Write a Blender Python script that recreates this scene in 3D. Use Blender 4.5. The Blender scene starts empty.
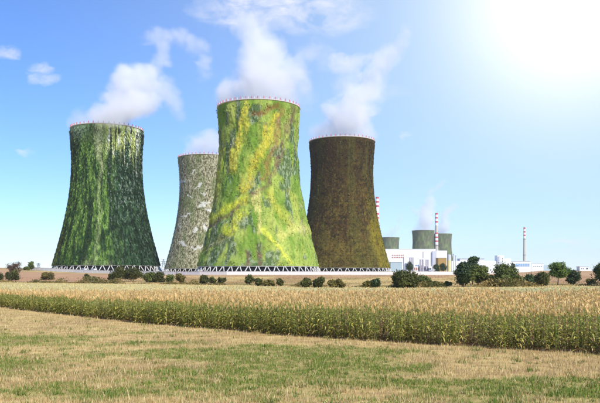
import bpy, math, random
import numpy as np
from mathutils import Vector, Matrix

random.seed(7)
RNG = np.random.default_rng(7)
R = math.radians
SC = bpy.context.scene
COL = SC.collection

# ------------------------------------------------------------------ camera
F = 700.0            # focal length in photo pixels (600 px wide frame)
HORIZON = 274.0      # photo row of the horizon
EYE = 4.0            # eye height above the field
cam_d = bpy.data.cameras.new('camera'); cam = bpy.data.objects.new('camera', cam_d); COL.objects.link(cam)
cam_d.sensor_width = 36.0; cam_d.lens = 36.0 * F / 600.0
cam_d.shift_y = (HORIZON - 201.5) / 600.0
cam_d.clip_start = 0.5; cam_d.clip_end = 20000
cam.location = (0, 0, EYE); cam.rotation_euler = (R(90), 0, 0)
SC.camera = cam

# ------------------------------------------------------------------ light
SUN_EL, SUN_AZ = R(42), R(146)      # azimuth clockwise from +Y (view direction): from the right, behind the camera
SKY_STRENGTH = 0.10
sun_dir = Vector((math.sin(SUN_AZ) * math.cos(SUN_EL), math.cos(SUN_AZ) * math.cos(SUN_EL), math.sin(SUN_EL)))
sd = bpy.data.lights.new('sun', 'SUN'); sd.energy = 4.4; sd.angle = R(0.53); sd.color = (1.0, 0.955, 0.87)
sun = bpy.data.objects.new('sun', sd); COL.objects.link(sun)
sun.rotation_euler = sun_dir.to_track_quat('Z', 'Y').to_euler(); sun.location = (60, -60, 80)

SC.view_settings.view_transform = 'Standard'; SC.view_settings.look = 'None'
SC.view_settings.exposure = 0.45; SC.view_settings.gamma = 1.0
SC.view_settings.use_curve_mapping = False
SC.render.engine = 'CYCLES'
cy = SC.cycles
cy.use_denoising = True; cy.use_adaptive_sampling = True; cy.adaptive_threshold = 0.02
cy.max_bounces = 6; cy.diffuse_bounces = 3; cy.transmission_bounces = 4; cy.transparent_max_bounces = 8; cy.volume_bounces = 10
cy.volume_step_rate = 1.5


def nd(nt, t, **kw):
    n = nt.nodes.new(t)
    for k, v in kw.items():
        setattr(n, k, v)
    return n


def mth(nt, op, a, b=None, c=None, clamp=False):
    n = nt.nodes.new('ShaderNodeMath'); n.operation = op; n.use_clamp = clamp
    for i, v in enumerate((a, b, c)):
        if v is None: continue
        if isinstance(v, (int, float)): n.inputs[i].default_value = v
        else: nt.links.new(v, n.inputs[i])
    return n.outputs[0]


def mixc(nt, fac, a, b, mode='MIX'):
    n = nt.nodes.new('ShaderNodeMix'); n.data_type = 'RGBA'; n.blend_type = mode
    for i, v in ((0, fac), (6, a), (7, b)):
        if isinstance(v, (int, float)): n.inputs[i].default_value = v
        elif isinstance(v, tuple): n.inputs[i].default_value = (*v, 1) if len(v) == 3 else v
        else: nt.links.new(v, n.inputs[i])
    return n.outputs[2]


def sky_dir(px, py):
    v = Vector(((px - 300) / F, 1.0, (HORIZON - py) / F)); v.normalize(); return v


def build_world():
    w = bpy.data.worlds.new('World'); SC.world = w; w.use_nodes = True
    nt = w.node_tree; nt.nodes.clear()
    out = nd(nt, 'ShaderNodeOutputWorld'); bg = nd(nt, 'ShaderNodeBackground')
    sky = nd(nt, 'ShaderNodeTexSky'); sky.sky_type = 'NISHITA'; sky.sun_disc = False
    sky.sun_elevation = SUN_EL; sky.sun_rotation = SUN_AZ
    sky.altitude = 400; sky.air_density = 1.0; sky.dust_density = 0.0; sky.ozone_density = 3.0
    hs = nd(nt, 'ShaderNodeHueSaturation'); hs.inputs['Saturation'].default_value = 1.16; hs.inputs['Value'].default_value = 1.2
    hs.inputs['Hue'].default_value = 0.499
    nt.links.new(sky.outputs[0], hs.inputs['Color'])
    col = mixc(nt, 1.0, hs.outputs[0], (0.75, 0.885, 1.22), 'MULTIPLY')
    tc = nd(nt, 'ShaderNodeTexCoord')
    nrm = nd(nt, 'ShaderNodeVectorMath', operation='NORMALIZE'); nt.links.new(tc.outputs['Generated'], nrm.inputs[0])
    d = nrm.outputs[0]

    def angle_to(v):
        dp = nd(nt, 'ShaderNodeVectorMath', operation='DOT_PRODUCT'); nt.links.new(d, dp.inputs[0]); dp.inputs[1].default_value = v
        return mth(nt, 'ARCCOSINE', mth(nt, 'MINIMUM', dp.outputs['Value'], 1.0))
    # white sun-like glow painted into the sky high right, away from the sun
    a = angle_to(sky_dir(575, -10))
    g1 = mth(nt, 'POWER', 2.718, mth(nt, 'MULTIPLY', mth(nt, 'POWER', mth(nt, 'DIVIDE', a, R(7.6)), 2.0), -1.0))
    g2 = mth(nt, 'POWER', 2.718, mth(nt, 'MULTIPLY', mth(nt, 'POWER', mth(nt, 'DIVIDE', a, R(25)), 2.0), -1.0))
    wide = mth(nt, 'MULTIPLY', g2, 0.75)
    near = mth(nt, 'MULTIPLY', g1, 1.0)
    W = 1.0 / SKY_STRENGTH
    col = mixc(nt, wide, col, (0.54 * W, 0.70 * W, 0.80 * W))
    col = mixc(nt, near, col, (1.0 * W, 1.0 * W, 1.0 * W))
    # small thin clouds: noise held inside soft ellipses of the sky
    sx = nd(nt, 'ShaderNodeSeparateXYZ'); nt.links.new(d, sx.inputs[0])
    ysafe = mth(nt, 'MAXIMUM', sx.outputs[1], 0.05)
    u = mth(nt, 'DIVIDE', sx.outputs[0], ysafe); v = mth(nt, 'DIVIDE', sx.outputs[2], ysafe)
    nz = nd(nt, 'ShaderNodeTexNoise'); nz.inputs['Scale'].default_value = 1.0; nz.inputs['Detail'].default_value = 7; nz.inputs['Roughness'].default_value = 0.6
    nz.inputs['Distortion'].default_value = 0.35
    cb = nd(nt, 'ShaderNodeCombineXYZ')
    nt.links.new(mth(nt, 'MULTIPLY', u, 22.0), cb.inputs[0]); nt.links.new(mth(nt, 'MULTIPLY', v, 40.0), cb.inputs[2])
    nt.links.new(cb.outputs[0], nz.inputs['Vector'])
    n0 = nd(nt, 'ShaderNodeTexNoise'); n0.inputs['Scale'].default_value = 1.6; n0.inputs['Detail'].default_value = 4; nt.links.new(cb.outputs[0], n0.inputs['Vector'])
    sp = nd(nt, 'ShaderNodeSeparateColor'); nt.links.new(n0.outputs['Color'], sp.inputs[0])
    u = mth(nt, 'ADD', u, mth(nt, 'MULTIPLY', mth(nt, 'SUBTRACT', sp.outputs[0], .5), .05)); v = mth(nt, 'ADD', v, mth(nt, 'MULTIPLY', mth(nt, 'SUBTRACT', sp.outputs[1], .5), .03))
    total = None
    ell = [(41, 68, 11, 5, 1.0), (44, 79, 15, 7, 1.0), (6, 52, 13, 7, .8), (22, 150, 9, 5, .8), (262, 8, 64, 20, 1.3), (322, 12, 46, 22, 1.1), (340, 63, 20, 9, .9),
           (205, 66, 9, 14, .55), (160, 40, 18, 6, .5), (565, 241, 22, 3.5, .6), (380, 90, 30, 8, .3), (403, 135, 4, 4, .7), (212, 8, 20, 10, .5), (8, 262, 26, 2, .4),
           (318, 50, 10, 14, .5), (300, 100, 16, 10, .35), (210, 140, 22, 9, .8)]
    for (px, py, rx, ry, s) in ell:
        du = mth(nt, 'DIVIDE', mth(nt, 'SUBTRACT', u, (px - 300) / F), rx * 1.25 / F)
        dv = mth(nt, 'DIVIDE', mth(nt, 'SUBTRACT', v, (HORIZON - py) / F), ry * 1.25 / F)
        q = mth(nt, 'ADD', mth(nt, 'MULTIPLY', du, du), mth(nt, 'MULTIPLY', dv, dv))
        m = mth(nt, 'MULTIPLY', mth(nt, 'SUBTRACT', 1.0, q, clamp=True), s)
        total = m if total is None else mth(nt, 'MAXIMUM', total, m)
    cl = mth(nt, 'MULTIPLY', mth(nt, 'SUBTRACT', nz.outputs[0], 0.34), 2.8, clamp=True)
    cl = mth(nt, 'MULTIPLY', cl, total, clamp=True)
    cl = mth(nt, 'MULTIPLY', mth(nt, 'GREATER_THAN', sx.outputs[1], 0.06), mth(nt, 'MULTIPLY', cl, 0.85))
    col = mixc(nt, cl, col, (0.70 * W, 0.71 * W, 0.78 * W))
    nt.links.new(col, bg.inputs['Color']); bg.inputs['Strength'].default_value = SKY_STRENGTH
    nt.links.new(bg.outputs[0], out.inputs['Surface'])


build_world()


# ------------------------------------------------------------------ helpers
def lin(r, g, b, k=1.0):
    def f(c):
        c /= 255.0
        return (c / 12.92 if c <= 0.04045 else ((c + 0.055) / 1.055) ** 2.4) * k
    return (f(r), f(g), f(b))


def L(r, g, b, k=1.0):
    return np.array(lin(r, g, b, k))


def sstep(a, b, x):
    t = np.clip((x - a) / (b - a), 0, 1); return t * t * (3 - 2 * t)


def _hash(i, j, k, seed):
    h = (i * 374761393 + j * 668265263 + k * 2147483647 + seed * 144665) & 0xffffffff
    h = ((h ^ (h >> 13)) * 1274126177) & 0xffffffff
    h = h ^ (h >> 16)
    return (h & 0xffff) / 65535.0


def vnoise(x, y, z=0.0, seed=0):
    x, y, z = np.broadcast_arrays(np.asarray(x, float), np.asarray(y, float), np.asarray(z, float))
    xi, yi, zi = np.floor(x).astype(np.int64), np.floor(y).astype(np.int64), np.floor(z).astype(np.int64)
    fx, fy, fz = x - xi, y - yi, z - zi
    fx = fx * fx * (3 - 2 * fx); fy = fy * fy * (3 - 2 * fy); fz = fz * fz * (3 - 2 * fz)
    r = 0
    for a in (0, 1):
        for b in (0, 1):
            for c in (0, 1):
                r = r + _hash(xi + a, yi + b, zi + c, seed) * (fx if a else 1 - fx) * (fy if b else 1 - fy) * (fz if c else 1 - fz)
    return r


def fbm(x, y, z=0.0, seed=0, octv=4):
    s, a, t = 0, 1.0, 0
    x, y, z = np.asarray(x, float), np.asarray(y, float), np.asarray(z, float)
    for o in range(octv):
        s = s + a * vnoise(x * 2 ** o, y * 2 ** o, z * 2 ** o, seed + o * 17); t += a; a *= 0.55
    return s / t


def mix(a, b, f):
    f = np.asarray(f)[..., None]
    return a * (1 - f) + b * f


def mesh(name, V, Fc, col=None, smooth=False):
    me = bpy.data.meshes.new(name)
    V = np.asarray(V, np.float32); Fc = np.asarray(Fc, np.int32)
    n, k = Fc.shape
    me.vertices.add(len(V)); me.vertices.foreach_set('co', V.ravel())
    me.loops.add(n * k); me.loops.foreach_set('vertex_index', Fc.ravel())
    me.polygons.add(n); me.polygons.foreach_set('loop_start', np.arange(0, n * k, k, dtype=np.int32))
    if smooth: me.polygons.foreach_set('use_smooth', np.ones(n, bool))
    if col is not None:
        c = np.ones((len(V), 4), np.float32); c[:, :3] = col
        at = me.color_attributes.new('Col', 'FLOAT_COLOR', 'POINT'); at.data.foreach_set('color', c.ravel())
    me.update(calc_edges=True); me.validate()
    return me


def obj(name, me, mat=None, parent=None, loc=None):
    o = bpy.data.objects.new(name, me); COL.objects.link(o)
    if mat is not None and me is not None and not me.materials: me.materials.append(mat)
    if parent is not None: o.parent = parent
    if loc is not None: o.location = loc
    return o


def empty(name, loc, label=None, cat=None, group=None, rz=0.0):
    o = bpy.data.objects.new(name, None); COL.objects.link(o); o.location = loc; o.rotation_euler = (0, 0, rz); o.empty_display_size = 0.5
    return tag(o, label, cat, group)


def tag(o, label=None, cat=None, group=None, kind=None):
    if label: o['label'] = label
    if cat: o['category'] = cat
    if group: o['group'] = group
    if kind: o['kind'] = kind
    return o


class MB:
    """collects boxes and tubes for ONE piece"""
    def __init__(s): s.v = []; s.f = []

    def box(s, x0, x1, y0, y1, z0, z1):
        b = len(s.v)
        s.v += [(x0, y0, z0), (x1, y0, z0), (x1, y1, z0), (x0, y1, z0), (x0, y0, z1), (x1, y0, z1), (x1, y1, z1), (x0, y1, z1)]
        s.f += [(b, b + 3, b + 2, b + 1), (b + 4, b + 5, b + 6, b + 7), (b, b + 1, b + 5, b + 4), (b + 1, b + 2, b + 6, b + 5), (b + 2, b + 3, b + 7, b + 6), (b + 3, b, b + 4, b + 7)]
        return s

    def tube(s, pts, rads, n=6):
        pts = [Vector(p) for p in pts]; rings = []
        for i, p in enumerate(pts):
            a = pts[max(i - 1, 0)]; c = pts[min(i + 1, len(pts) - 1)]
            t = (c - a).normalized(); h = Vector((1, 0, 0)) if abs(t.x) < .9 else Vector((0, 1, 0))
            e1 = t.cross(h).normalized(); e2 = t.cross(e1)
            b = len(s.v)
            for k in range(n):
                an = 2 * math.pi * k / n
                s.v.append(tuple(p + (e1 * math.cos(an) + e2 * math.sin(an)) * rads[i]))
            rings.append(b)
        for r0, r1 in zip(rings, rings[1:]):
            for k in range(n):
                s.f.append((r0 + k, r0 + (k + 1) % n, r1 + (k + 1) % n, r1 + k))
        # quad caps as fans with repeated centre avoided: use degenerate free n-gon split
        for r0, flip in ((rings[0], 0), (rings[-1], 1)):
            ids = [r0 + k for k in range(n)]
            for k in range(1, n - 2, 2):
                q = (ids[0], ids[k], ids[k + 1], ids[(k + 2) % n])
                s.f.append(q if flip else q[::-1])
        return s

    def mesh(s, name, smooth=False):
        me = bpy.data.meshes.new(name); me.from_pydata(s.v, [], s.f)
        if smooth: me.polygons.foreach_set('use_smooth', [True] * len(me.polygons))
        me.update(); return me

    def build(s, name, mat, parent=None, loc=None, smooth=False):
        return obj(name, s.mesh(name, smooth), mat, parent, loc)


# ------------------------------------------------------------------ materials
def mat_attr(name, rough=0.9, transl=0.0, nscale=0.0, namt=0.25, rnd=0.0, bump=0.0, gain=1.0, spec=0.2):
    """colour attribute of the mesh times a fine object-space grain"""
    m = bpy.data.materials.new(name); m.use_nodes = True; nt = m.node_tree; b = nt.nodes['Principled BSDF']
    a = nd(nt, 'ShaderNodeAttribute', attribute_name='Col'); c = a.outputs['Color']
    if nscale:
        tc = nd(nt, 'ShaderNodeTexCoord'); n = nd(nt, 'ShaderNodeTexNoise'); n.inputs['Scale'].default_value = nscale; n.inputs['Detail'].default_value = 6
        n.inputs['Roughness'].default_value = 0.7
        nt.links.new(tc.outputs['Object'], n.inputs['Vector'])
        f = mth(nt, 'MULTIPLY_ADD', n.outputs[0], namt * 4, 1 - namt * 2)
        cc = nd(nt, 'ShaderNodeCombineColor')
        for i in range(3): nt.links.new(f, cc.inputs[i])
        c = mixc(nt, 1.0, c, cc.outputs[0], 'MULTIPLY')
        if bump:
            bp = nd(nt, 'ShaderNodeBump'); bp.inputs['Distance'].default_value = bump; bp.inputs['Strength'].default_value = 1.0
            nt.links.new(n.outputs[0], bp.inputs['Height']); nt.links.new(bp.outputs[0], b.inputs['Normal'])
    if rnd:
        oi = nd(nt, 'ShaderNodeObjectInfo')
        hs = nd(nt, 'ShaderNodeHueSaturation'); nt.links.new(c, hs.inputs['Color'])
        nt.links.new(mth(nt, 'MULTIPLY_ADD', oi.outputs['Random'], -0.016, 0.508), hs.inputs['Hue'])
        nt.links.new(mth(nt, 'MULTIPLY_ADD', oi.outputs['Random'], rnd * 2, 1 - rnd), hs.inputs['Value']); c = hs.outputs[0]
    nt.links.new(c, b.inputs['Base Color']); b.inputs['Roughness'].default_value = rough; b.inputs['Specular IOR Level'].default_value = spec
    if transl:
        t = nd(nt, 'ShaderNodeBsdfTranslucent'); nt.links.new(c, t.inputs['Color'])
        mx = nd(nt, 'ShaderNodeMixShader'); mx.inputs[0].default_value = transl
        nt.links.new(b.outputs[0], mx.inputs[1]); nt.links.new(t.outputs[0], mx.inputs[2])
        nt.links.new(mx.outputs[0], nt.nodes['Material Output'].inputs['Surface'])
    return m


def mat_flat(name, col, rough=0.8, nscale=0.3, namt=0.12, metal=0.0, streak=False, spec=0.3):
    m = bpy.data.materials.new(name); m.use_nodes = True; nt = m.node_tree; b = nt.nodes['Principled BSDF']
    tc = nd(nt, 'ShaderNodeTexCoord'); n = nd(nt, 'ShaderNodeTexNoise'); n.inputs['Scale'].default_value = nscale; n.inputs['Detail'].default_value = 5
    mp = nd(nt, 'ShaderNodeMapping'); nt.links.new(tc.outputs['Object'], mp.inputs[0])
    if streak: mp.inputs['Scale'].default_value = (1, 1, 0.12)
    nt.links.new(mp.outputs[0], n.inputs['Vector'])
    f = mth(nt, 'MULTIPLY_ADD', n.outputs[0], namt * 4, 1 - namt * 2)
    cc = nd(nt, 'ShaderNodeCombineColor')
    for i in range(3): nt.links.new(f, cc.inputs[i])
    c = mixc(nt, 1.0, tuple(col), cc.outputs[0], 'MULTIPLY')
    nt.links.new(c, b.inputs['Base Color']); b.inputs['Roughness'].default_value = rough; b.inputs['Metallic'].default_value = metal; b.inputs['Specular IOR Level'].default_value = spec
    return m


M = {
    'ground': mat_attr('ground', 0.95, nscale=1.4, namt=0.2, bump=0.05),
    'blade': mat_attr('grass_blade', 0.8, transl=0.25),
    'corn': mat_attr('corn_leaf', 0.55, transl=0.25, rnd=0.12, spec=0.35),
    'leaf': mat_attr('tree_leaf', 0.65, transl=0.2, spec=0.3),
    'bark': mat_flat('bark', (0.09, 0.065, 0.045), 0.95, 3.0, 0.2),
    'moss': mat_attr('tower_moss', 0.95, nscale=0.35, namt=0.2, bump=0.5),
    'mossleaf': mat_attr('tower_leaf', 0.8, transl=0.12),
    'concrete': mat_flat('concrete', lin(186, 178, 168), 0.9, 0.25, 0.1, streak=True),
    'wallpanel': mat_flat('wall_panel', (0.66, 0.62, 0.58), 0.9, 0.5, 0.08, streak=True),
    'column': mat_flat('column_concrete', (0.5, 0.48, 0.45), 0.9, 0.6, 0.1),
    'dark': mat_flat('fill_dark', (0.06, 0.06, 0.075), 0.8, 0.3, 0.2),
    'inner': mat_flat('inner_concrete', (0.22, 0.21, 0.2), 0.9, 0.1, 0.15, streak=True),
    'red': mat_flat('red_paint', (0.5, 0.10, 0.11), 0.6, 0.4, 0.1),
    'whitep': mat_flat('white_paint', (0.8, 0.79, 0.78), 0.6, 0.3, 0.05),
    'white': mat_flat('white_cladding', (0.8, 0.8, 0.81), 0.6, 0.08, 0.06, streak=True),
    'offwhite': mat_flat('pale_grey_cladding', (0.5, 0.5, 0.55), 0.6, 0.1, 0.08, streak=True),
    'greyblue': mat_flat('grey_blue_cladding', (0.36, 0.44, 0.48), 0.5, 0.1, 0.08, streak=True),
    'lilac': mat_flat('weathered_steel_grey', (0.40, 0.37, 0.42), 0.6, 0.2, 0.15, streak=True),
    'brown': mat_flat('brown_cladding', (0.36, 0.22, 0.07), 0.7, 0.1, 0.15, streak=True),
    'rust': mat_flat('rust_red', (0.34, 0.13, 0.09), 0.8, 0.2, 0.2),
    'yellow': mat_flat('pale_yellow_paint', (0.6, 0.55, 0.28), 0.7, 0.2, 0.1),
    'glass': mat_flat('window_glass', (0.05, 0.07, 0.11), 0.15, 0.3, 0.1, spec=0.6),
    'blueglass': mat_flat('blue_glass', (0.22, 0.33, 0.5), 0.25, 0.2, 0.15, spec=0.5),
    'roof': mat_flat('roof_grey', (0.3, 0.3, 0.32), 0.9, 0.1, 0.1),
    'steel': mat_flat('galvanised_steel', (0.25, 0.26, 0.28), 0.6, 1, 0.1, metal=0.4),
    'car_red': mat_flat('car_red', (0.4, 0.03, 0.04), 0.3, 1, 0.05), 'car_blue': mat_flat('car_blue', (0.06, 0.1, 0.3), 0.3, 1, 0.05),
    'rubber': mat_flat('tyre_rubber', (0.02, 0.02, 0.02), 0.9, 1, 0.05),
}

# ------------------------------------------------------------------ lie of the land
FRONT_X = [-110, -60, -35.8, -12, 0, 8.2, 14.8, 22, 40]
FRONT_Y = [160, 110, 83.6, 56, 45.2, 38.9, 34.6, 30.5, 21]


def corn_front(x): return np.interp(x, FRONT_X, FRONT_Y)
def corn_back(x): return np.interp(x, [-110, -36, -12, 0, 60], [168, 93, 84, 81, 80])


WALL_X = [-420, -215, -63, -45, 74, 86, 219, 500]
WALL_Y = [725, 560, 440, 430, 430, 440, 640, 860]
TREE_X = [-300, -141, -40, 0, 35, 61, 100, 250]
TREE_Y = [420, 330, 262, 216, 206, 212, 235, 300]


def H(x, y):
    x = np.asarray(x, float); y = np.asarray(y, float)
    y0 = np.interp(x, TREE_X, TREE_Y) + 10
    y1 = np.interp(x, WALL_X, WALL_Y) - 4
    p = 3.4 + np.minimum(0.00017 * np.maximum(0, -63 - x) ** 2, 6.0) + np.minimum(0.00018 * np.maximum(0, x - 80) ** 2, 3.6)
    p = p * (1 - sstep(1050, 1600, y))
    t = np.clip((y - y0) / np.maximum(y1 - y0, 40), 0, 1)
    s = t * 0.55 + 0.45 * t * t * (3 - 2 * t)
    bump = (fbm(x / 25, y / 25, 0, 5, 3) - 0.5) * 1.2 * sstep(0, .25, t) * (1 - sstep(.85, 1, t))
    near = (fbm(x / 9, y / 9, 0, 9, 3) - 0.5) * 0.16 * (1 - sstep(100, 200, y))
    return p * s + bump + near


def Hs(x, y): return float(H(np.array([x]), np.array([y]))[0])


def at(px, py):
    """pixel -> point on the level field (z = 0)"""
    D = EYE * F / (py - HORIZON); return ((px - 300) / F * D, D)


def green_mask(x, y):
    """where the foreground is green rather than straw"""
    n = fbm(x / 9 + 3, y / 3.4, 0, 21, 4)
    n2 = fbm(x / 2.2, y / 1.6, 0, 33, 3)
    px = 300 + F * x / np.maximum(y, 1); py = HORIZON + EYE * F / np.maximum(y, 1)
    b = 0.0
    # broad green strips along the field edge and lower right; pale stubble strip at right
    b = b + 0.16 * np.exp(-((py - 352 - 0.012 * (px - 300)) / 5) ** 2) * sstep(180, 330, px)
    b = b + 0.20 * np.exp(-((py - 388) / 8) ** 2) * sstep(360, 480, px)
    b = b + 0.17 * np.exp(-((py - 366) / 7) ** 2) * sstep(240, 290, px) * (1 - sstep(380, 440, px))
    b = b + 0.12 * np.exp(-((py - 347 - 0.04 * (px - 60)) / 8) ** 2) * (1 - sstep(150, 260, px))
    b = b - 0.26 * np.exp(-((py - 371) / 6) ** 2) * sstep(430, 500, px)
    b = b - 0.22 * np.exp(-((py - (np.interp(px, [0, 150, 300, 450, 600], [309.5, 327, 340, 351, 359]))) / 5) ** 2)
    b = b - 0.10 * sstep(392, 402, py) - 0.05 * (1 - sstep(318, 340, py))
    return sstep(0.43, 0.62, n * 0.72 + n2 * 0.28 + b + 0.005)


def ground_col(x, y):
    x = np.asarray(x, float); y = np.asarray(y, float)
    yf, yb = corn_front(x), corn_back(x)
    n = fbm(x / 6, y / 6, 0, 41, 4); nf = fbm(x / .9, y / .9, 0, 44, 3)
    straw = mix(L(188, 158, 98), L(222, 194, 130), nf); soil = L(146, 112, 74)
    straw = mix(straw, soil, np.maximum(sstep(.5, .7, n) * .55, sstep(.52, .68, fbm(x / .55, y / .5, 0, 47, 2)) * .7))
    green = mix(L(112, 116, 52), L(162, 150, 80), nf)
    c = mix(straw, green, green_mask(x, y) * 0.55)
    c = mix(c, np.broadcast_to(L(120, 90, 62), c.shape), sstep(-.3, .5, y - yf) * (y < yb + 1))
    # field behind the corn: straw on the left, greener to the right
    nb = fbm(x / 40, y / 14, 0, 51, 4)
    fieldC = mix(L(208, 192, 132), L(190, 184, 128), sstep(-40, 60, x + (nb - .5) * 90))
    fieldC = mix(fieldC, L(196, 176, 120), sstep(.5, .7, nb) * .6)
    yt = np.interp(x, TREE_X, TREE_Y)
    fieldC = mix(fieldC, L(214, 190, 128), sstep(-26, -10, y - yt) * .8)
    c = mix(c, fieldC, sstep(0, 2, y - yb))
    # slope: dry grass with bare brown plough at both sides
    ns = fbm(x / 22, y / 30, 0, 61, 5)
    slope = mix(L(206, 178, 118), L(170, 140, 92), sstep(.35, .65, ns))
    slope = mix(slope, L(140, 132, 74), sstep(.56, .72, fbm(x / 12, y / 16, 0, 66, 4)) * .7)
    yw = np.interp(x, WALL_X, WALL_Y)
    tt = np.clip((y - yt) / (yw - yt), 0, 1)
    plough = mix(L(196, 156, 116), L(176, 138, 104), fbm(x / 14, y / 40, 0, 71, 4))
    left = sstep(-75, -105, x) if False else 1 - sstep(-110, -70, x + (ns - .5) * 30)
    right = sstep(95, 125, x + (ns - .5) * 25)
    pm = np.maximum(left * sstep(.06, .12, tt) * (1 - sstep(.78, .86, tt + (ns - .5) * .1)), right * sstep(.05, .15, tt) * .8)
    mid = (1 - left) * (1 - right) * sstep(.55, .7, tt + (ns - .5) * .5) * .75
    slope = mix(slope, plough, np.maximum(pm, mid))
    c = mix(c, slope, sstep(2, 12, y - yt))
    plat = mix(L(190, 176, 140), L(150, 150, 100), fbm(x / 60, y / 60, 0, 81, 4))
    c = mix(c, plat, sstep(-2, 8, y - yw))
    return np.clip(c, 0, 1) * 0.86


def build_ground():
    xs = np.concatenate([-np.geomspace(6500, 330, 26), np.arange(-300, -64, 4.0), np.arange(-64, 64, 0.5), np.arange(64, 304, 4.0), np.geomspace(330, 6500, 26)])
    ys = np.concatenate([np.arange(-80, 12, 8.0), np.arange(14, 112, 0.5), np.arange(112, 470, 2.5), np.geomspace(475, 9000, 60)])
    X, Y = np.meshgrid(xs, ys); Z = H(X, Y)
    V = np.stack([X, Y, Z], -1).reshape(-1, 3); C = ground_col(X, Y).reshape(-1, 3)
    nx, ny = len(xs), len(ys)
    i = np.arange(nx * ny).reshape(ny, nx)
    Fc = np.stack([i[:-1, :-1], i[:-1, 1:], i[1:, 1:], i[1:, :-1]], -1).reshape(-1, 4)
    o = obj('ground', mesh('ground', V, Fc, C, True), M['ground']); tag(o, 'open farmland rising to the power station plateau', 'ground', kind='structure')


build_ground()


# ------------------------------------------------------------------ scattered blades and leaves
def tri_blades(P, hgt, wid, lean, az, col, tipcol):
    """one bent-free triangle blade per point"""
    n = len(P); fa = RNG.uniform(0, math.pi, n)
    side = np.stack([np.cos(fa), np.sin(fa), np.zeros(n)], -1) * wid[:, None] * .5
    tip = P + np.stack([np.cos(az) * lean, np.sin(az) * lean, hgt], -1)
    V = np.stack([P - side, P + side, tip], 1).reshape(-1, 3)
    C = np.stack([col, col, tipcol], 1).reshape(-1, 3)
    return V, np.arange(3 * n).reshape(-1, 3), C


def cards(P, A, B, col):
    """leaf-shaped rhombus at P with half axes A, B"""
    n = len(P)
    V = np.stack([P - A, P - A * .1 + B, P + A, P - A * .1 - B], 1).reshape(-1, 3)
    C = np.repeat(col, 4, 0)
    return V, np.arange(4 * n).reshape(-1, 4), C


def unit(v): return v / np.maximum(np.linalg.norm(v, axis=-1, keepdims=True), 1e-9)


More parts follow.
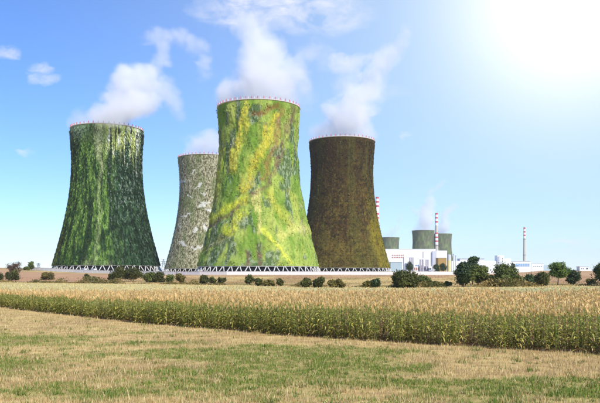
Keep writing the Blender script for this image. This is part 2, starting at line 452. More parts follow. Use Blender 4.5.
def build_grass():
    # straw stubble and grass of the foreground
    N = 640000
    y = 17 + (95 - 17) * RNG.random(N) ** 2.3
    x = (RNG.random(N) * 2 - 1) * (y * 0.46 + 4)
    k = y < corn_front(x) - 0.1
    x, y = x[k], y[k]
    g = green_mask(x, y); n = len(x)
    clump = fbm(x * 1.6, y * 1.6, 0, 91, 3) + .07 * np.sin((y + x * .78) * 6.28 / .9 + fbm(x / 3, y / 3, 0, 92, 2) * 5)
    keep = RNG.random(n) < np.clip(0.45 + (clump - .4) * 3.0, 0.12, 1)
    x, y, g, clump = x[keep], y[keep], g[keep], clump[keep]; n = len(x)
    isg = RNG.random(n) < g * .82 + .06
    flat = (~isg) & (RNG.random(n) < .35)
    sc = 1 + 0.012 * (y - 20)
    h = np.where(isg, RNG.uniform(.05, .15, n), RNG.uniform(.06, .2, n)) * (0.6 + clump)
    h = np.where(flat, RNG.uniform(.01, .05, n), h)
    lean = np.where(flat, RNG.uniform(.15, .35, n), RNG.uniform(0, .08, n))
    w = np.where(isg, RNG.uniform(.012, .03, n), RNG.uniform(.010, .022, n)) * sc
    r = RNG.random(n)
    cg = mix(L(80, 108, 34), L(144, 160, 72), r); cs = mix(L(168, 134, 80), L(244, 222, 164), r)
    c = np.where(isg[:, None], cg, cs) * 1.0
    P = np.stack([x, y, H(x, y) - .01], -1)
    V, Fc, C = tri_blades(P, h, w, lean, RNG.uniform(0, 6.28, n), c * .8, c)
    o = obj('grass', mesh('grass', V, Fc, C), M['blade']); tag(o, 'dry straw stubble and green grass across the foreground', 'grass', kind='stuff')
    # ragged weed clumps and loose straw
    M_ = 1500
    cy0 = 18 + 60 * RNG.random(M_) ** 1.7; cx0 = (RNG.random(M_) * 2 - 1) * (cy0 * .46 + 3)
    k = cy0 < corn_front(cx0) - .5; cx0, cy0 = cx0[k], cy0[k]; m = len(cx0)
    per = 26; big = np.repeat(RNG.uniform(.5, 1.4, m) ** 1.5, per)
    x = np.repeat(cx0, per) + RNG.normal(0, .11, m * per) * big; y = np.repeat(cy0, per) + RNG.normal(0, .11, m * per) * big; n = m * per
    kind = np.repeat(RNG.random(m) < .55, per); r = RNG.random(n)
    c = np.where(kind[:, None], mix(L(58, 88, 26), L(128, 148, 62), r), mix(L(168, 132, 76), L(246, 226, 170), r))
    P = np.stack([x, y, H(x, y) - .01], -1); az = RNG.uniform(0, 6.28, n)
    V, Fc, C = tri_blades(P, RNG.uniform(.06, .24, n) * big, RNG.uniform(.015, .035, n), RNG.uniform(.0, .16, n) * big, az, c * .75, c)
    o = obj('weed_tufts', mesh('weed_tufts', V, Fc, C), M['blade']); tag(o, 'small weed and straw tufts dotted over the foreground stubble', 'weeds', kind='stuff')
    # low weeds along the foot of the slope
    N = 26000
    x = RNG.uniform(-175, 130, N); yt = np.interp(x, TREE_X, TREE_Y)
    y = yt + RNG.normal(0, 3.0, N) + 3
    dens = fbm(x / 10, y * 0 + 3, 0, 95, 3)
    k = RNG.random(N) < sstep(.32, .62, dens); x, y, dens = x[k], y[k], dens[k]; n = len(x)
    h = RNG.uniform(.0, 1.0, n) ** 1.3 * (0.35 + 2.6 * sstep(.4, .75, dens))
    P = np.stack([x, y, H(x, y) + h], -1)
    a = unit(RNG.normal(size=(n, 3)) + np.array([0, 0, .6])); b = unit(np.cross(a, RNG.normal(size=(n, 3))))
    s = RNG.uniform(.18, .42, n)[:, None]
    c = mix(L(96, 96, 44), L(176, 150, 88), RNG.random(n) * .5 + (fbm(x / 8, y / 8, 0, 97, 2) - .4) * 1.6) * .7
    V, Fc, C = cards(P, a * s, b * s * .6, np.clip(c, 0.01, 1))
    o = obj('weeds', mesh('weeds', V, Fc, C), M['leaf']); tag(o, 'ragged olive weeds along the foot of the slope', 'weeds', kind='stuff')
    # short growth on the field behind the corn and dry tussocks of the slope
    N = 60000
    y = RNG.uniform(84, 420, N); x = RNG.uniform(-.47, .47, N) * y
    k = (y > corn_back(x) + 1) & (y < np.interp(x, WALL_X, WALL_Y) - 4); x, y = x[k], y[k]; n = len(x)
    c = ground_col(x, y) * RNG.uniform(.75, 1.25, n)[:, None]
    P = np.stack([x, y, H(x, y) - .02], -1)
    V, Fc, C = tri_blades(P, RNG.uniform(.1, .42, n), RNG.uniform(.12, .4, n), RNG.uniform(0, .2, n), RNG.uniform(0, 6.28, n), c, c)
    o = obj('field_grass', mesh('field_grass', V, Fc, C), M['blade']); tag(o, 'short dry grass on the field and slope behind the corn', 'grass', kind='stuff')


build_grass()


# ------------------------------------------------------------------ corn
def leaf_strip(length, rise, droop, width, twist, dry, rng):
    """arching blade leaving the stalk at the origin along +X"""
    secs = 4; V = []; C = []
    g = mix(L(110, 128, 36), L(206, 200, 96), np.array(rng.random()))
    t_ = L(206, 176, 104)
    for i in range(secs + 1):
        t = i / secs
        px = length * (t * .9 - .12 * t * t); pz = rise * t * 1.6 - droop * t * t
        w = width * (0.55 + 1.1 * t) * (1 - t ** 2.2) + .004
        tw = twist * t
        V += [(px, -w * math.cos(tw), pz + w * (.25 - math.sin(tw))), (px, w * math.cos(tw), pz + w * (.25 + math.sin(tw)))]
        c = mix(g, t_, np.array(min(1, dry + (t ** 3) * .55)))
        C += [c, c]
    Fc = [(2 * i, 2 * i + 1, 2 * i + 3, 2 * i + 2) for i in range(secs)]
    return np.array(V), np.array(Fc), np.array(C) * .86


def tassel(rng):
    V = []; Fc = []; C = []
    for k in range(7):
        a = rng.random() * 6.28; sp = (0 if k == 0 else rng.uniform(.05, .13)); h = rng.uniform(.26, .38) if k == 0 else rng.uniform(.16, .3)
        w = rng.uniform(.011, .02); b = len(V); ca, sa = math.cos(a + 1.57), math.sin(a + 1.57)
        tx, ty = math.cos(a) * sp, math.sin(a) * sp
        V += [(-ca * w, -sa * w, 0), (ca * w, sa * w, 0), (tx + ca * w * .8, ty + sa * w * .8, h * .9), (tx - ca * w * .8, ty - sa * w * .8, h)]
        Fc.append((b, b + 1, b + 2, b + 3))
        c = mix(L(214, 178, 110), L(242, 216, 152), np.array(rng.random())); C += [c] * 4
    return np.array(V), np.array(Fc), np.array(C) * .95


def stalk(h):
    n = 4; V = []; C = []
    for z, r in ((0, .016), (h * .6, .013), (h, .007)):
        for k in range(n):
            V.append((r * math.cos(k * 1.571), r * math.sin(k * 1.571), z)); C.append(mix(L(146, 146, 70), L(122, 146, 56), np.array(min(1, z / h + .2))) * .7)
    Fc = [(a * n + k, a * n + (k + 1) % n, (a + 1) * n + (k + 1) % n, (a + 1) * n + k) for a in (0, 1) for k in range(n)]
    return np.array(V), np.array(Fc), np.array(C)


def xf(V, rz, s, t):
    c, si = math.cos(rz), math.sin(rz)
    Rm = np.array([[c, -si, 0], [si, c, 0], [0, 0, 1]])
    return (V * s) @ Rm.T + np.array(t)


def build_corn():
    rng = np.random.default_rng(11)
    leaves = [leaf_strip(rng.uniform(.55, .8), rng.uniform(.2, .34), rng.uniform(.25, .55), rng.uniform(.028, .043), rng.uniform(-.8, .8), d, rng)
              for d in (0, 0, .1, .2, .0, .25, .4, .8)]
    tassels = [tassel(rng) for _ in range(4)]; STH = 1.85
    st = stalk(STH)

    def layout(r, top_only):
        """[(leaf variant, z, rz, scale)]"""
        out = []; a0 = r.random() * 6.28; nl = 12
        for i in range(nl):
            z = .14 + (STH - .22) * i / (nl - 1)
            if top_only and z < 1.15: continue
            v = (int(r.integers(4, 8)) if i < 2 else int(r.integers(0, 6)))
            out.append((v, z, a0 + math.pi * i + r.normal(0, .35), r.uniform(.8, 1.15) * (1 - .38 * max(0, i - 6) / 3) * (.85 if i < 2 else 1)))
        return out

    def plant(r, top_only):
        Vs, Fs, Cs = [], [], []; b = 0
        parts = [(xf(tassels[int(r.integers(4))][0], r.random() * 6.28, 1, (0, 0, STH - .02)), *tassels[0][1:])]
        ti = int(r.integers(4)); parts = [(xf(tassels[ti][0], r.random() * 6.28, 1, (0, 0, STH - .02)), tassels[ti][1], tassels[ti][2])]
        if not top_only: parts.append(st)
        for (v, z, rz, s) in layout(r, top_only):
            parts.append((xf(leaves[v][0], rz, s, (0, 0, z)), leaves[v][1], leaves[v][2]))
        for (V, Fc, C) in parts:
            Vs.append(V); Fs.append(Fc + b); Cs.append(C); b += len(V)
        return np.concatenate(Vs), np.concatenate(Fs), np.concatenate(Cs)
    full = [plant(rng, False) for _ in range(10)]; top = [plant(rng, True) for _ in range(10)]
    # rows follow the field edge
    pts = []
    for row in range(0, 110):
        off = row * .72
        step = .21 if row < 5 else .3
        ds = rng.random() * step
        x = -75.0
        while x < 44:
            yy = float(corn_front(x)) + off / 0.75 + (.55 * math.sin(x * 1.7) * math.sin(x * .63 + 1) if row < 3 else 0)
            if row < 2 and math.sin(x * 2.9) + math.sin(x * 1.31 + 2) > 1.45: x += .25; continue
            slope = 1.15 if x < 0 else .85
            x += step / math.hypot(1, slope)
            if yy > float(corn_back(x)) or abs(x) > yy * .44 + 7 or yy < 15: continue
            pts.append((x + rng.normal(0, .05), yy + rng.normal(0, .07), row))
    pts = np.array(pts)
    hs = np.interp(pts[:, 0], [-75, -36, -12, 0, 40], [.86, .88, .95, 1.0, 1.02]) * rng.normal(1, .085, len(pts)) * (0.88 + .24 * fbm(pts[:, 0] / 5, pts[:, 1] / 5, 0, 3, 2))
    z = H(pts[:, 0], pts[:, 1])
    # the 300 nearest plants of the front rows in view are individuals
    inview = (np.abs(pts[:, 0]) < pts[:, 1] * .432) & (pts[:, 2] < 2)
    order = np.argsort(np.where(inview, np.hypot(pts[:, 0], pts[:, 1]) + pts[:, 2] * 1.2, 1e9))[:300]
    single = np.zeros(len(pts), bool); single[order] = True
    lm = [mesh('leaf', *l) for l in leaves]; tm = [mesh('tassel', *t) for t in tassels]; sm = mesh('stalk', *st)
    for me in lm + tm + [sm]: me.materials.append(M['corn'])
    for i in order:
        r = np.random.default_rng(int(i) + 5)
        e = empty('corn_plant', (pts[i, 0], pts[i, 1], z[i] - .02), 'tall ripening corn plant with tan tassel in the nearest rows of the field edge', 'corn', 'corn plants along the near field edge', r.random() * 6.28)
        e.scale = (hs[i],) * 3; e.rotation_euler[0] = r.normal(0, .07); e.rotation_euler[1] = r.normal(0, .07)
        obj('stalk', sm, None, e)
        t = obj('tassel', tm[int(r.integers(4))], None, e, (0, 0, STH - .02)); t.rotation_euler[2] = r.random() * 6.28
        for (v, zz, rz, s) in layout(r, False):
            lo = obj('leaf', lm[v], None, e, (0, 0, zz)); lo.rotation_euler[2] = rz; lo.scale = (s, s, s)
    rest = np.where(~single)[0]
    Vs, Fs, Cs = [], [], []; base = 0
    var = rng.integers(0, 10, len(pts)); isfull = pts[:, 2] < 6
    for kind, lib in ((True, full), (False, top)):
        for k in range(10):
            ids = rest[(var[rest] == k) & (isfull[rest] == kind)]
            if not len(ids): continue
            V, Fc, C = lib[k]; n = len(ids)
            a = rng.random(n) * 6.28; s = hs[ids]
            ca, sa = np.cos(a), np.sin(a)
            lx, ly = rng.normal(0, .075, n), rng.normal(0, .075, n)
            X = (V[None, :, 0] * ca[:, None] - V[None, :, 1] * sa[:, None] + V[None, :, 2] * lx[:, None]) * s[:, None] + pts[ids, 0][:, None]
            Y = (V[None, :, 0] * sa[:, None] + V[None, :, 1] * ca[:, None] + V[None, :, 2] * ly[:, None]) * s[:, None] + pts[ids, 1][:, None]
            Z = V[None, :, 2] * s[:, None] + z[ids][:, None] - .02
            Vs.append(np.stack([X, Y, Z], -1).reshape(-1, 3))
            Fs.append((Fc[None] + (np.arange(n) * len(V))[:, None, None] + base).reshape(-1, 4)); base += n * len(V)
            tint = rng.uniform(.78, 1.2, n)
            Cs.append((C[None] * tint[:, None, None]).reshape(-1, 3))
    Fa = np.concatenate(Fs)
    o = obj('corn_field', mesh('corn_field', np.concatenate(Vs), Fa, np.concatenate(Cs)), M['corn'])
    tag(o, 'mass of ripening corn with tan tassels filling the field behind the edge rows', 'corn', kind='stuff')
    print('corn plants', len(pts), 'quads', len(Fa))


build_corn()


# ------------------------------------------------------------------ cooling towers
def prof(z): return 27.5 * np.sqrt(1 + ((z - 91) / 71.0) ** 2)


LEG = 6.2
HT = 119.0


def seg_dist(px, py, pts):
    d = np.full(np.shape(px), 1e9)
    for (ax, ay), (bx, by) in zip(pts, pts[1:]):
        t = np.clip(((px - ax) * (bx - ax) + (py - ay) * (by - ay)) / ((bx - ax) ** 2 + (by - ay) ** 2), 0, 1)
        d = np.minimum(d, np.hypot(px - ax - t * (bx - ax), py - ay - t * (by - ay)))
    return d


# colour of each tower's plant cover; th = angle from the camera-facing line (positive to the right), z = height
def cover_ivy(th, z):
    u = th / 1.57; v = z / HT
    vs = fbm(th * 14, z / 26, 0, 101, 4); fine = fbm(th * 26, z / 4, 0, 103, 3)
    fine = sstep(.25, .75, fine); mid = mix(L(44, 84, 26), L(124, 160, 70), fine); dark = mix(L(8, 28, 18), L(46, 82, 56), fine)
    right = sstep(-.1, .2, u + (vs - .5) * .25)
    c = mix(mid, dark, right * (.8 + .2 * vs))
    c = mix(c, L(24, 52, 22), sstep(.5, .64, vs) * .85); c = mix(c, L(20, 44, 20), sstep(.52, .66, fbm(th * 44, z / 9, 0, 115, 3)) * .6)
    c = mix(c, L(84, 78, 36), sstep(-.55, -.8, u) * sstep(.45, .2, v) * .6 if False else (1 - sstep(-.85, -.6, u)) * (1 - sstep(.1, .5, v)) * .6)
    c = mix(c, L(176, 200, 176), sstep(.6, .78, fbm(th * 75, z / 2.2, 0, 107, 2)) * (.12 + .6 * right) * (.35 + .65 * sstep(.2, .7, v)) * .8)
    # pale bare streak down the middle left, and light green growth under the rim on the right
    st = 1.25 * np.exp(-((u + .12 + (fbm(z / 12, 0, 0, 109, 2) - .5) * .08) / (.028 + .05 * sstep(.7, .95, v))) ** 2) * (.3 + .7 * sstep(.6, .85, v)) * (.45 + .6 * fine)
    c = mix(c, L(198, 208, 150), np.clip(st, 0, .85))
    top = sstep(.76, .9, v + (fbm(th * 18, z / 40, 0, 119, 3) - .5) * .5) * sstep(-.15, .05, u) * (1 - sstep(.6, .8, u))
    c = mix(c, mix(L(214, 226, 132), L(236, 238, 226), sstep(.5, .66, fbm(th * 16, z / 12, 0, 111, 4)) * .9), top * sstep(.25, .55, fbm(th * 30, z / 6, 0, 117, 3)))
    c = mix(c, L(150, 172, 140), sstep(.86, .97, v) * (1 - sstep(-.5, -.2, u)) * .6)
    sm = np.exp(-((u - .0) / .06) ** 2 - (v / .05) ** 2) + np.exp(-((u + .22) / .05) ** 2 - (v / .06) ** 2)
    return mix(c, L(190, 190, 150), np.clip(sm, 0, .8))


T2C = 259.5


def _t2(th, z):
    # tower coordinates as they appear facing the camera, in photo pixels of that tower
    c_ = np.clip(th, -1.57, 1.57); q_ = 700 / (500 - prof(z) * np.cos(c_)); return T2C + np.sin(c_) * prof(z) * q_, 274 - (z - .9) * q_


T2_BANDS = [
    ([(247, 104), (243, 125), (238, 150), (232, 168)], 4.0, (218, 204, 74), .95),
    ([(277, 116), (268, 136), (262, 150), (252, 170), (245, 190)], 4.2, (216, 198, 66), .95),
    ([(284, 110), (279, 132), (272, 155), (262, 178)], 3.0, (164, 120, 70), .8),
    ([(257, 114), (267, 108), (279, 105)], 2.6, (142, 92, 52), .9),
    ([(295, 108), (289, 130), (285, 150), (276, 168), (262, 187), (247, 202), (232, 214), (212, 226)], 2.4, (122, 84, 78), .85),
    ([(246, 200), (228, 209), (208, 222)], 3.6, (214, 214, 60), .9),
    ([(242, 214), (234, 226), (229, 234)], 3.2, (216, 216, 62), .9),
    ([(257, 190), (260, 212), (262, 232)], 2.6, (226, 212, 130), .8),
    ([(266, 230), (278, 246), (294, 264)], 2.0, (226, 226, 80), .9),
    ([(284, 234), (294, 228), (308, 230)], 4.0, (220, 210, 120), .75),
    ([(270, 190), (276, 205), (290, 222)], 3.4, (214, 202, 84), .6),
    ([(222, 150), (219, 185), (212, 205)], 3.0, (210, 204, 70), .55),
    ([(248, 252), (247, 268)], 1.8, (120, 86, 70), .9), ([(262, 248), (259, 268)], 1.8, (120, 90, 70), .9),
    ([(291, 190), (297, 205), (302, 222)], 2.0, (196, 190, 90), .6),
    ([(226, 238), (216, 246), (206, 250)], 2.5, (150, 130, 70), .5),
]


def cover_meadow(th, z):
    x, y = _t2(th, z)
    w = (fbm(th * 7, z / 10, 0, 201, 3) - .5) * 12; w2 = (fbm(th * 26, z / 2.6, 0, 203, 3) - .5) * 4
    n = fbm(th * 5, z / 16, 0, 205, 4); fine = fbm(th * 34, z / 1.8, 0, 207, 3)
    c = mix(L(116, 152, 50), L(176, 192, 92), sstep(.3, .7, n)); c = mix(c, L(92, 128, 42), np.clip((fine - .3) * .9, 0, 1))
    c = mix(c, L(200, 198, 100), sstep(.55, .75, fbm(th * 7 + 4, z / 30, 0, 211, 3)) * .35)
    shrub = sstep(.53, .66, fbm(th * 6, z / 12, 0, 215, 3) + .12 * np.exp(-((x - 218) / 20) ** 2 - ((y - 248) / 16) ** 2) + .1 * np.exp(-((x - 266) / 8) ** 2 - ((y - 124) / 10) ** 2) + .1 * np.exp(-((x - 236) / 9) ** 2 - ((y - 143) / 9) ** 2) + .08 * np.exp(-((x - 280) / 30) ** 2 - ((y - 258) / 8) ** 2))
    c = mix(c, mix(L(70, 96, 62), L(150, 162, 130), sstep(.45, .65, fine)), shrub * .85)
    sp = sstep(.36, .58, fbm(th * 60, z / .95, 0, 251, 2))
    for k, (pts, wd, col, s) in enumerate(T2_BANDS):
        d = seg_dist(x + w + w2, y + w * .4 - w2 * .5, pts) / (.55 + .9 * fbm(th * 8 + k * 3.1, z / 7, 0, 241, 2))
        br = sstep(.2, .55, fbm(th * 30, z / 2.2, 0, 221 + k, 2) + .2)
        c = mix(c, L(*col), (1 - sstep(wd * .15, wd * 1.9, d)) * s * .95 * br * (.45 + .55 * sp))
    back = np.abs(th) > 1.5
    dk = sstep(.62, .75, fbm(th * 44, z / 1.6, 0, 231, 2))
    c = mix(c, L(84, 108, 46), dk * .25)
    return c


def ridge_meadow(th, z):
    # folds of the cover that the coloured bands follow
    x, y = _t2(th, z)
    w = (fbm(th * 7, z / 10, 0, 201, 3) - .5) * 12
    r = (fbm(th * 5, z / 9, 0, 245, 4) - .42) * 2.4
    for (pts, wd, col, s) in T2_BANDS:
        d = seg_dist(x + w, y + w * .4, pts); r = r + .55 * np.exp(-(d / (wd * 1.1)) ** 2) * (1 if sum(col) > 380 else -.6)
    return np.maximum(r, -.35)


def cover_brown(th, z):
    v = z / HT; u = np.sin(np.clip(th, -1.57, 1.57))
    n = fbm(th * 5, z / 9, 0, 301, 5); fine = fbm(th * 30, z / 1.6, 0, 303, 3)
    c = mix(L(68, 52, 22), L(102, 84, 34), sstep(.3, .7, n)); c = mix(c, L(104, 68, 38), sstep(.5, .66, fine) * .5); c = mix(c, L(128, 120, 52), sstep(.6, .75, fbm(th * 38, z / 1.3, 0, 307, 2)) * .6)
    c = mix(c, L(52, 44, 20), sstep(.48, .64, fbm(th * 26, z / 1.8, 0, 305, 3)) * .75)
    yel = sstep(.74, 1.05, u + (n - .5) * .5 + .18 * (1 - v)) * (1 - sstep(.25, .7, v))
    c = mix(c, L(166, 150, 30), np.clip(yel, 0, 1) * .75)
    c = mix(c, L(124, 110, 44), sstep(.6, .95, 1 - v + (n - .5) * .8) * .4)
    c = mix(c, L(56, 40, 20), sstep(.45, .95, v + (fbm(th * 16, z / 40, 0, 313, 3) - .5) * .7) * .6)
    c = mix(c, L(92, 92, 36), sstep(.5, .65, fbm(th * 4, z / 30, 0, 311, 3)) * .4)
    gv = np.abs((th * 11.0 + 100.5) % 1 - .5); gh = np.abs((z / 11.0 + 100) % 1 - .5)
    line = np.maximum(1 - sstep(.02, .07, gv), (1 - sstep(.02, .06, gh)) * .6)
    c = mix(c, L(40, 30, 14), line * .5 * sstep(.35, .6, n + .1))
    return c


T4C = 207
T4_CHIPS = [(183, 182, 8, 2.4), (199, 186, 5, 3), (187, 215, 9, 2.2), (203, 205, 9, 3.2), (210, 210, 6, 3), (184, 244, 8, 3), (197, 248, 10, 2.6), (195, 231, 4, 4), (206, 228, 4, 5),
            (213, 246, 4, 3), (193, 172, 4, 1.6), (180, 226, 4, 2), (202, 193, 4, 2.4), (190, 196, 4, 1.5)]


def cover_scale(th, z):
    c_ = np.clip(th, -1.57, 1.57); q_ = 700 / (717 - prof(z) * np.cos(c_)); x = T4C + np.sin(c_) * prof(z) * q_; y = 274 - (z - .9) * q_
    n = fbm(th * 6, z / 18, 0, 401, 3)
    wv = (fbm(th * 52 + z * .3, z / 1.1 - th * 6, 0, 405, 2) - .5) * 3.4
    fine = fbm(th * 50, z / 1.5, 0, 403, 2)
    c = mix(L(96, 94, 62), L(208, 202, 166), sstep(-.8, .9, wv * .7 + (fine - .5) * 2.2))
    c = mix(c, L(104, 124, 60), sstep(.45, .7, n) * .55)
    w1, w2 = (fbm(x / 3, y / 3, 0, 411, 3) - .5) * 7, (fbm(x / 3, y / 3, 0, 413, 3) - .5) * 7
    for (cx, cy_, rx, ry) in [(a, b, c1 * .68, d1 * .7) for a, b, c1, d1 in T4_CHIPS]:
        q = ((x + w1 - cx) / rx) ** 2 + ((y + w2 - cy_ + (x - cx) * .35 * (1 if int(cx) % 2 else -1)) / ry) ** 2
        c = mix(c, L(232, 230, 218), (1 - sstep(.5, 1.0, q)) * .85)
    return c


def cover_far(th, z):
    n = fbm(th * 6, z / 12, 0, 501, 4)
    c = mix(L(92, 104, 80), L(124, 140, 92), sstep(.35, .7, n)); c = mix(c, L(112, 100, 90), sstep(.4, .7, fbm(th * 9 + 3, z / 14, 0, 503, 3)) * .7)
    return c


def revolve(pts, n=96):
    """closed ring profile [(r, z)] turned round the axis"""
    V = [(r * math.cos(2 * math.pi * k / n), r * math.sin(2 * math.pi * k / n), z) for k in range(n) for (r, z) in pts]
    m = len(pts)
    Fc = [(k * m + i, k * m + (i + 1) % m, ((k + 1) % n) * m + (i + 1) % m, ((k + 1) % n) * m + i) for k in range(n) for i in range(m)]
    return V, Fc


LEG_ME = None


def tower(X, Y, label, cover, seed, nth=300, nz=150, tufts=22000, tsize=(.5, 1.2), hang=0.0, relief=.45, gain=.62, group='ivy and moss covered cooling towers', detail=True, tuft_out=.35, ridge=None):
    global LEG_ME
    rng = np.random.default_rng(seed)
    face = math.atan2(-Y, -X)          # direction from tower to the camera
    e = empty('cooling_tower', (X, Y, Hs(X, Y) - .3), label, 'cooling tower', group)
    tt = np.linspace(0, 2 * math.pi, nth, endpoint=False)
    zz = np.concatenate([np.linspace(LEG, HT - .5, nz)])
    TH, ZZ = np.meshgrid(tt, zz)
    rel = (TH - face + math.pi) % (2 * math.pi) - math.pi     # counter-clockwise seen from above = to the viewer's right
    disp = (fbm(np.cos(TH) * 14, np.sin(TH) * 14, ZZ / 3.2, seed, 4) - .4) * 2 * relief
    if ridge is not None: disp = disp + ridge(rel, ZZ)
    disp = disp * (1 - sstep(HT - 5, HT - 1, ZZ)) * sstep(LEG - .5, LEG + 4, ZZ)
    disp = np.maximum(disp, -.6)
    RR = prof(ZZ) + disp
    Vo = np.stack([RR * np.cos(TH), RR * np.sin(TH), ZZ], -1).reshape(-1, 3)
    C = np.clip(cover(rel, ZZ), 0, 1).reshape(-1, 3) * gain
    i = np.arange(nth * nz).reshape(nz, nth); j = np.roll(i, -1, 1)
    Fc = np.stack([i[:-1], j[:-1], j[1:], i[1:]], -1).reshape(-1, 4)
    obj('shell', mesh('shell', Vo, Fc, C, True), M['moss'], e)
    # inner face of the shell, lintel ring and rim
    zi = np.linspace(LEG, HT - .3, 30)
    ring = [(float(prof(z)) - 1.0, float(z)) for z in zi]
    V = [(r * math.cos(a), r * math.sin(a), z) for (r, z) in ring for a in np.linspace(0, 2 * math.pi, 96, endpoint=False)]
    i2 = np.arange(len(V)).reshape(30, 96); j2 = np.roll(i2, -1, 1)
    obj('inner_face', mesh('inner_face', V, np.stack([i2[:-1], i2[1:], j2[1:], j2[:-1]], -1).reshape(-1, 4), None, True), M['inner'], e)
    rt = float(prof(HT))
    V, Fr = revolve([(rt - 1.1, HT - .7), (rt + .12, HT - .7), (rt + .3, HT - .3), (rt + .3, HT), (rt - 1.1, HT)], 120)
    rim = obj('rim', mesh('rim', V, Fr), M['concrete'], e)
    if not detail:
        return e
    rb = float(prof(LEG))
    V, Fr = revolve([(rb - 1.15, LEG - .5), (rb - .1, LEG - .5), (rb - .1, LEG + .2), (rb - 1.15, LEG + .2)], 120)
    obj('lintel_ring', mesh('lintel_ring', V, Fr), M['column'], e)
    # railing of red and white posts on the rim (too fine to pick apart)
    for nm, mt, odd in (('red_railing_posts', M['red'], 0), ('white_railing_posts', M['whitep'], 1)):
        mb = MB()
        for k in range(90):
            if k % 2 != odd: continue
            a = 2 * math.pi * k / 90; cx, cyy = (rt - .3) * math.cos(a), (rt - .3) * math.sin(a)
            w_ = .24 if odd == 0 else .12; mb.box(cx - w_, cx + w_, cyy - w_, cyy + w_, HT + .002, HT + (1.7 if odd == 0 else 1.3))
        o = mb.build('railing_posts', mt, rim); tag(o, ('red' if odd == 0 else 'white') + ' railing posts along the rim', kind='stuff')
    # slanted legs in inverted V pairs
    if LEG_ME is None:
        mb = MB(); half = math.pi / 44
        r0, r1 = float(prof(LEG)) + 2.6, float(prof(LEG)) - .4
        for s in (-1, 1):
            mb.tube([(r0 * math.cos(s * half), r0 * math.sin(s * half), 0), (r1 * math.cos(s * .12 * half), r1 * math.sin(s * .12 * half), LEG - .3)], [.38, .34], 6)
        LEG_ME = mb.mesh('support_leg'); LEG_ME.materials.append(M['column'])
    for k in range(44):
        lo = obj('support_leg', LEG_ME, None, e); lo.rotation_euler[2] = 2 * math.pi * (k + .3) / 44
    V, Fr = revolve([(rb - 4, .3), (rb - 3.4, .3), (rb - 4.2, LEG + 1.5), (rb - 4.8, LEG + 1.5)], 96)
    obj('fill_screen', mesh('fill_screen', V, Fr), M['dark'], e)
    V, Fr = revolve([(rb + 2.0, -1.5), (rb + 3.6, -1.5), (rb + 3.6, .9), (rb + 3.2, 1.1), (rb + 2.0, 1.1)], 96)
    obj('basin_wall', mesh('basin_wall', V, Fr), M['column'], e)
    # leafy tufts growing out of the cover
    n = tufts
    rel = (rng.random(n) * 2 - 1) * math.pi; z = LEG + .3 + (HT - 3 - LEG) * rng.random(n) ** 1.12
    th = rel + face; r = prof(z)
    nrm = np.stack([np.cos(th), np.sin(th), np.zeros(n)], -1); tan = np.stack([-np.sin(th), np.cos(th), np.zeros(n)], -1); up = np.tile([0, 0, 1.0], (n, 1))
    s = rng.uniform(tsize[0], tsize[1], n)
    if ridge is not None: r = r + ridge(rel, z)
    P = np.stack([r * np.cos(th), r * np.sin(th), z], -1) + nrm * (rng.random(n) * tuft_out + .05)[:, None]
    if hang:
        A = unit(-up + nrm * rng.uniform(.05, .6, n)[:, None] + tan * rng.normal(0, .25, n)[:, None]) * (s * hang)[:, None]
        B = unit(tan + nrm * rng.normal(0, .5, n)[:, None]) * (s * .55)[:, None]
    else:
        nn = unit(nrm + rng.normal(0, .42, (n, 3)) + up * .25); A = unit(np.cross(nn, rng.normal(size=(n, 3)))) * s[:, None]; B = unit(np.cross(nn, A)) * (s * .65)[:, None]
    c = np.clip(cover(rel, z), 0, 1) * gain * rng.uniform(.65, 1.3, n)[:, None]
    V, Fc, C = cards(P, A, B, np.clip(c, 0, 1))
    o = obj('foliage', mesh('foliage', V, Fc, C), M['mossleaf'], e); tag(o, kind='stuff')
    return e


TW = {'t1': (-160.6, 583), 't2': (-29.5, 500), 't3': (37.6, 627), 't4': (-95.3, 717)}
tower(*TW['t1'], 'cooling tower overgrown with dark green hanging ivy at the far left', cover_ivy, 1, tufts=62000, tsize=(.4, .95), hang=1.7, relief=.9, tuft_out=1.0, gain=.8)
tower(*TW['t2'], 'tallest cooling tower, bright green meadow cover with yellow and brown streaks', cover_meadow, 2, nth=560, nz=280, tufts=17000, tsize=(.3, .75), relief=.55, gain=.8, tuft_out=.1, ridge=ridge_meadow)
tower(*TW['t3'], 'cooling tower covered in brown olive moss, right of the bright green one', cover_brown, 3, nth=360, nz=180, tufts=22000, tsize=(.35, .9), relief=.6, gain=.72, tuft_out=.3)
tower(*TW['t4'], 'grey green scaly cooling tower with white chips, partly behind the bright green one', cover_scale, 4, nth=480, nz=240, tufts=9000, tsize=(.3, .7), relief=.3, gain=.72)
for k, (px, D, lab) in enumerate([(423.2, 1850, 'wider of the two distant mossy cooling towers beside the striped chimney'), (441.5, 2000, 'distant mossy cooling tower right of the near striped chimney'),
                                  (390, 2200, 'small distant green cooling tower peeking out beside the brown one')]):
    tower((px - 300) / F * D, D, lab, cover_far, 20 + k, nth=120, nz=60, relief=.6, detail=False, group='distant cooling towers', gain=.8)


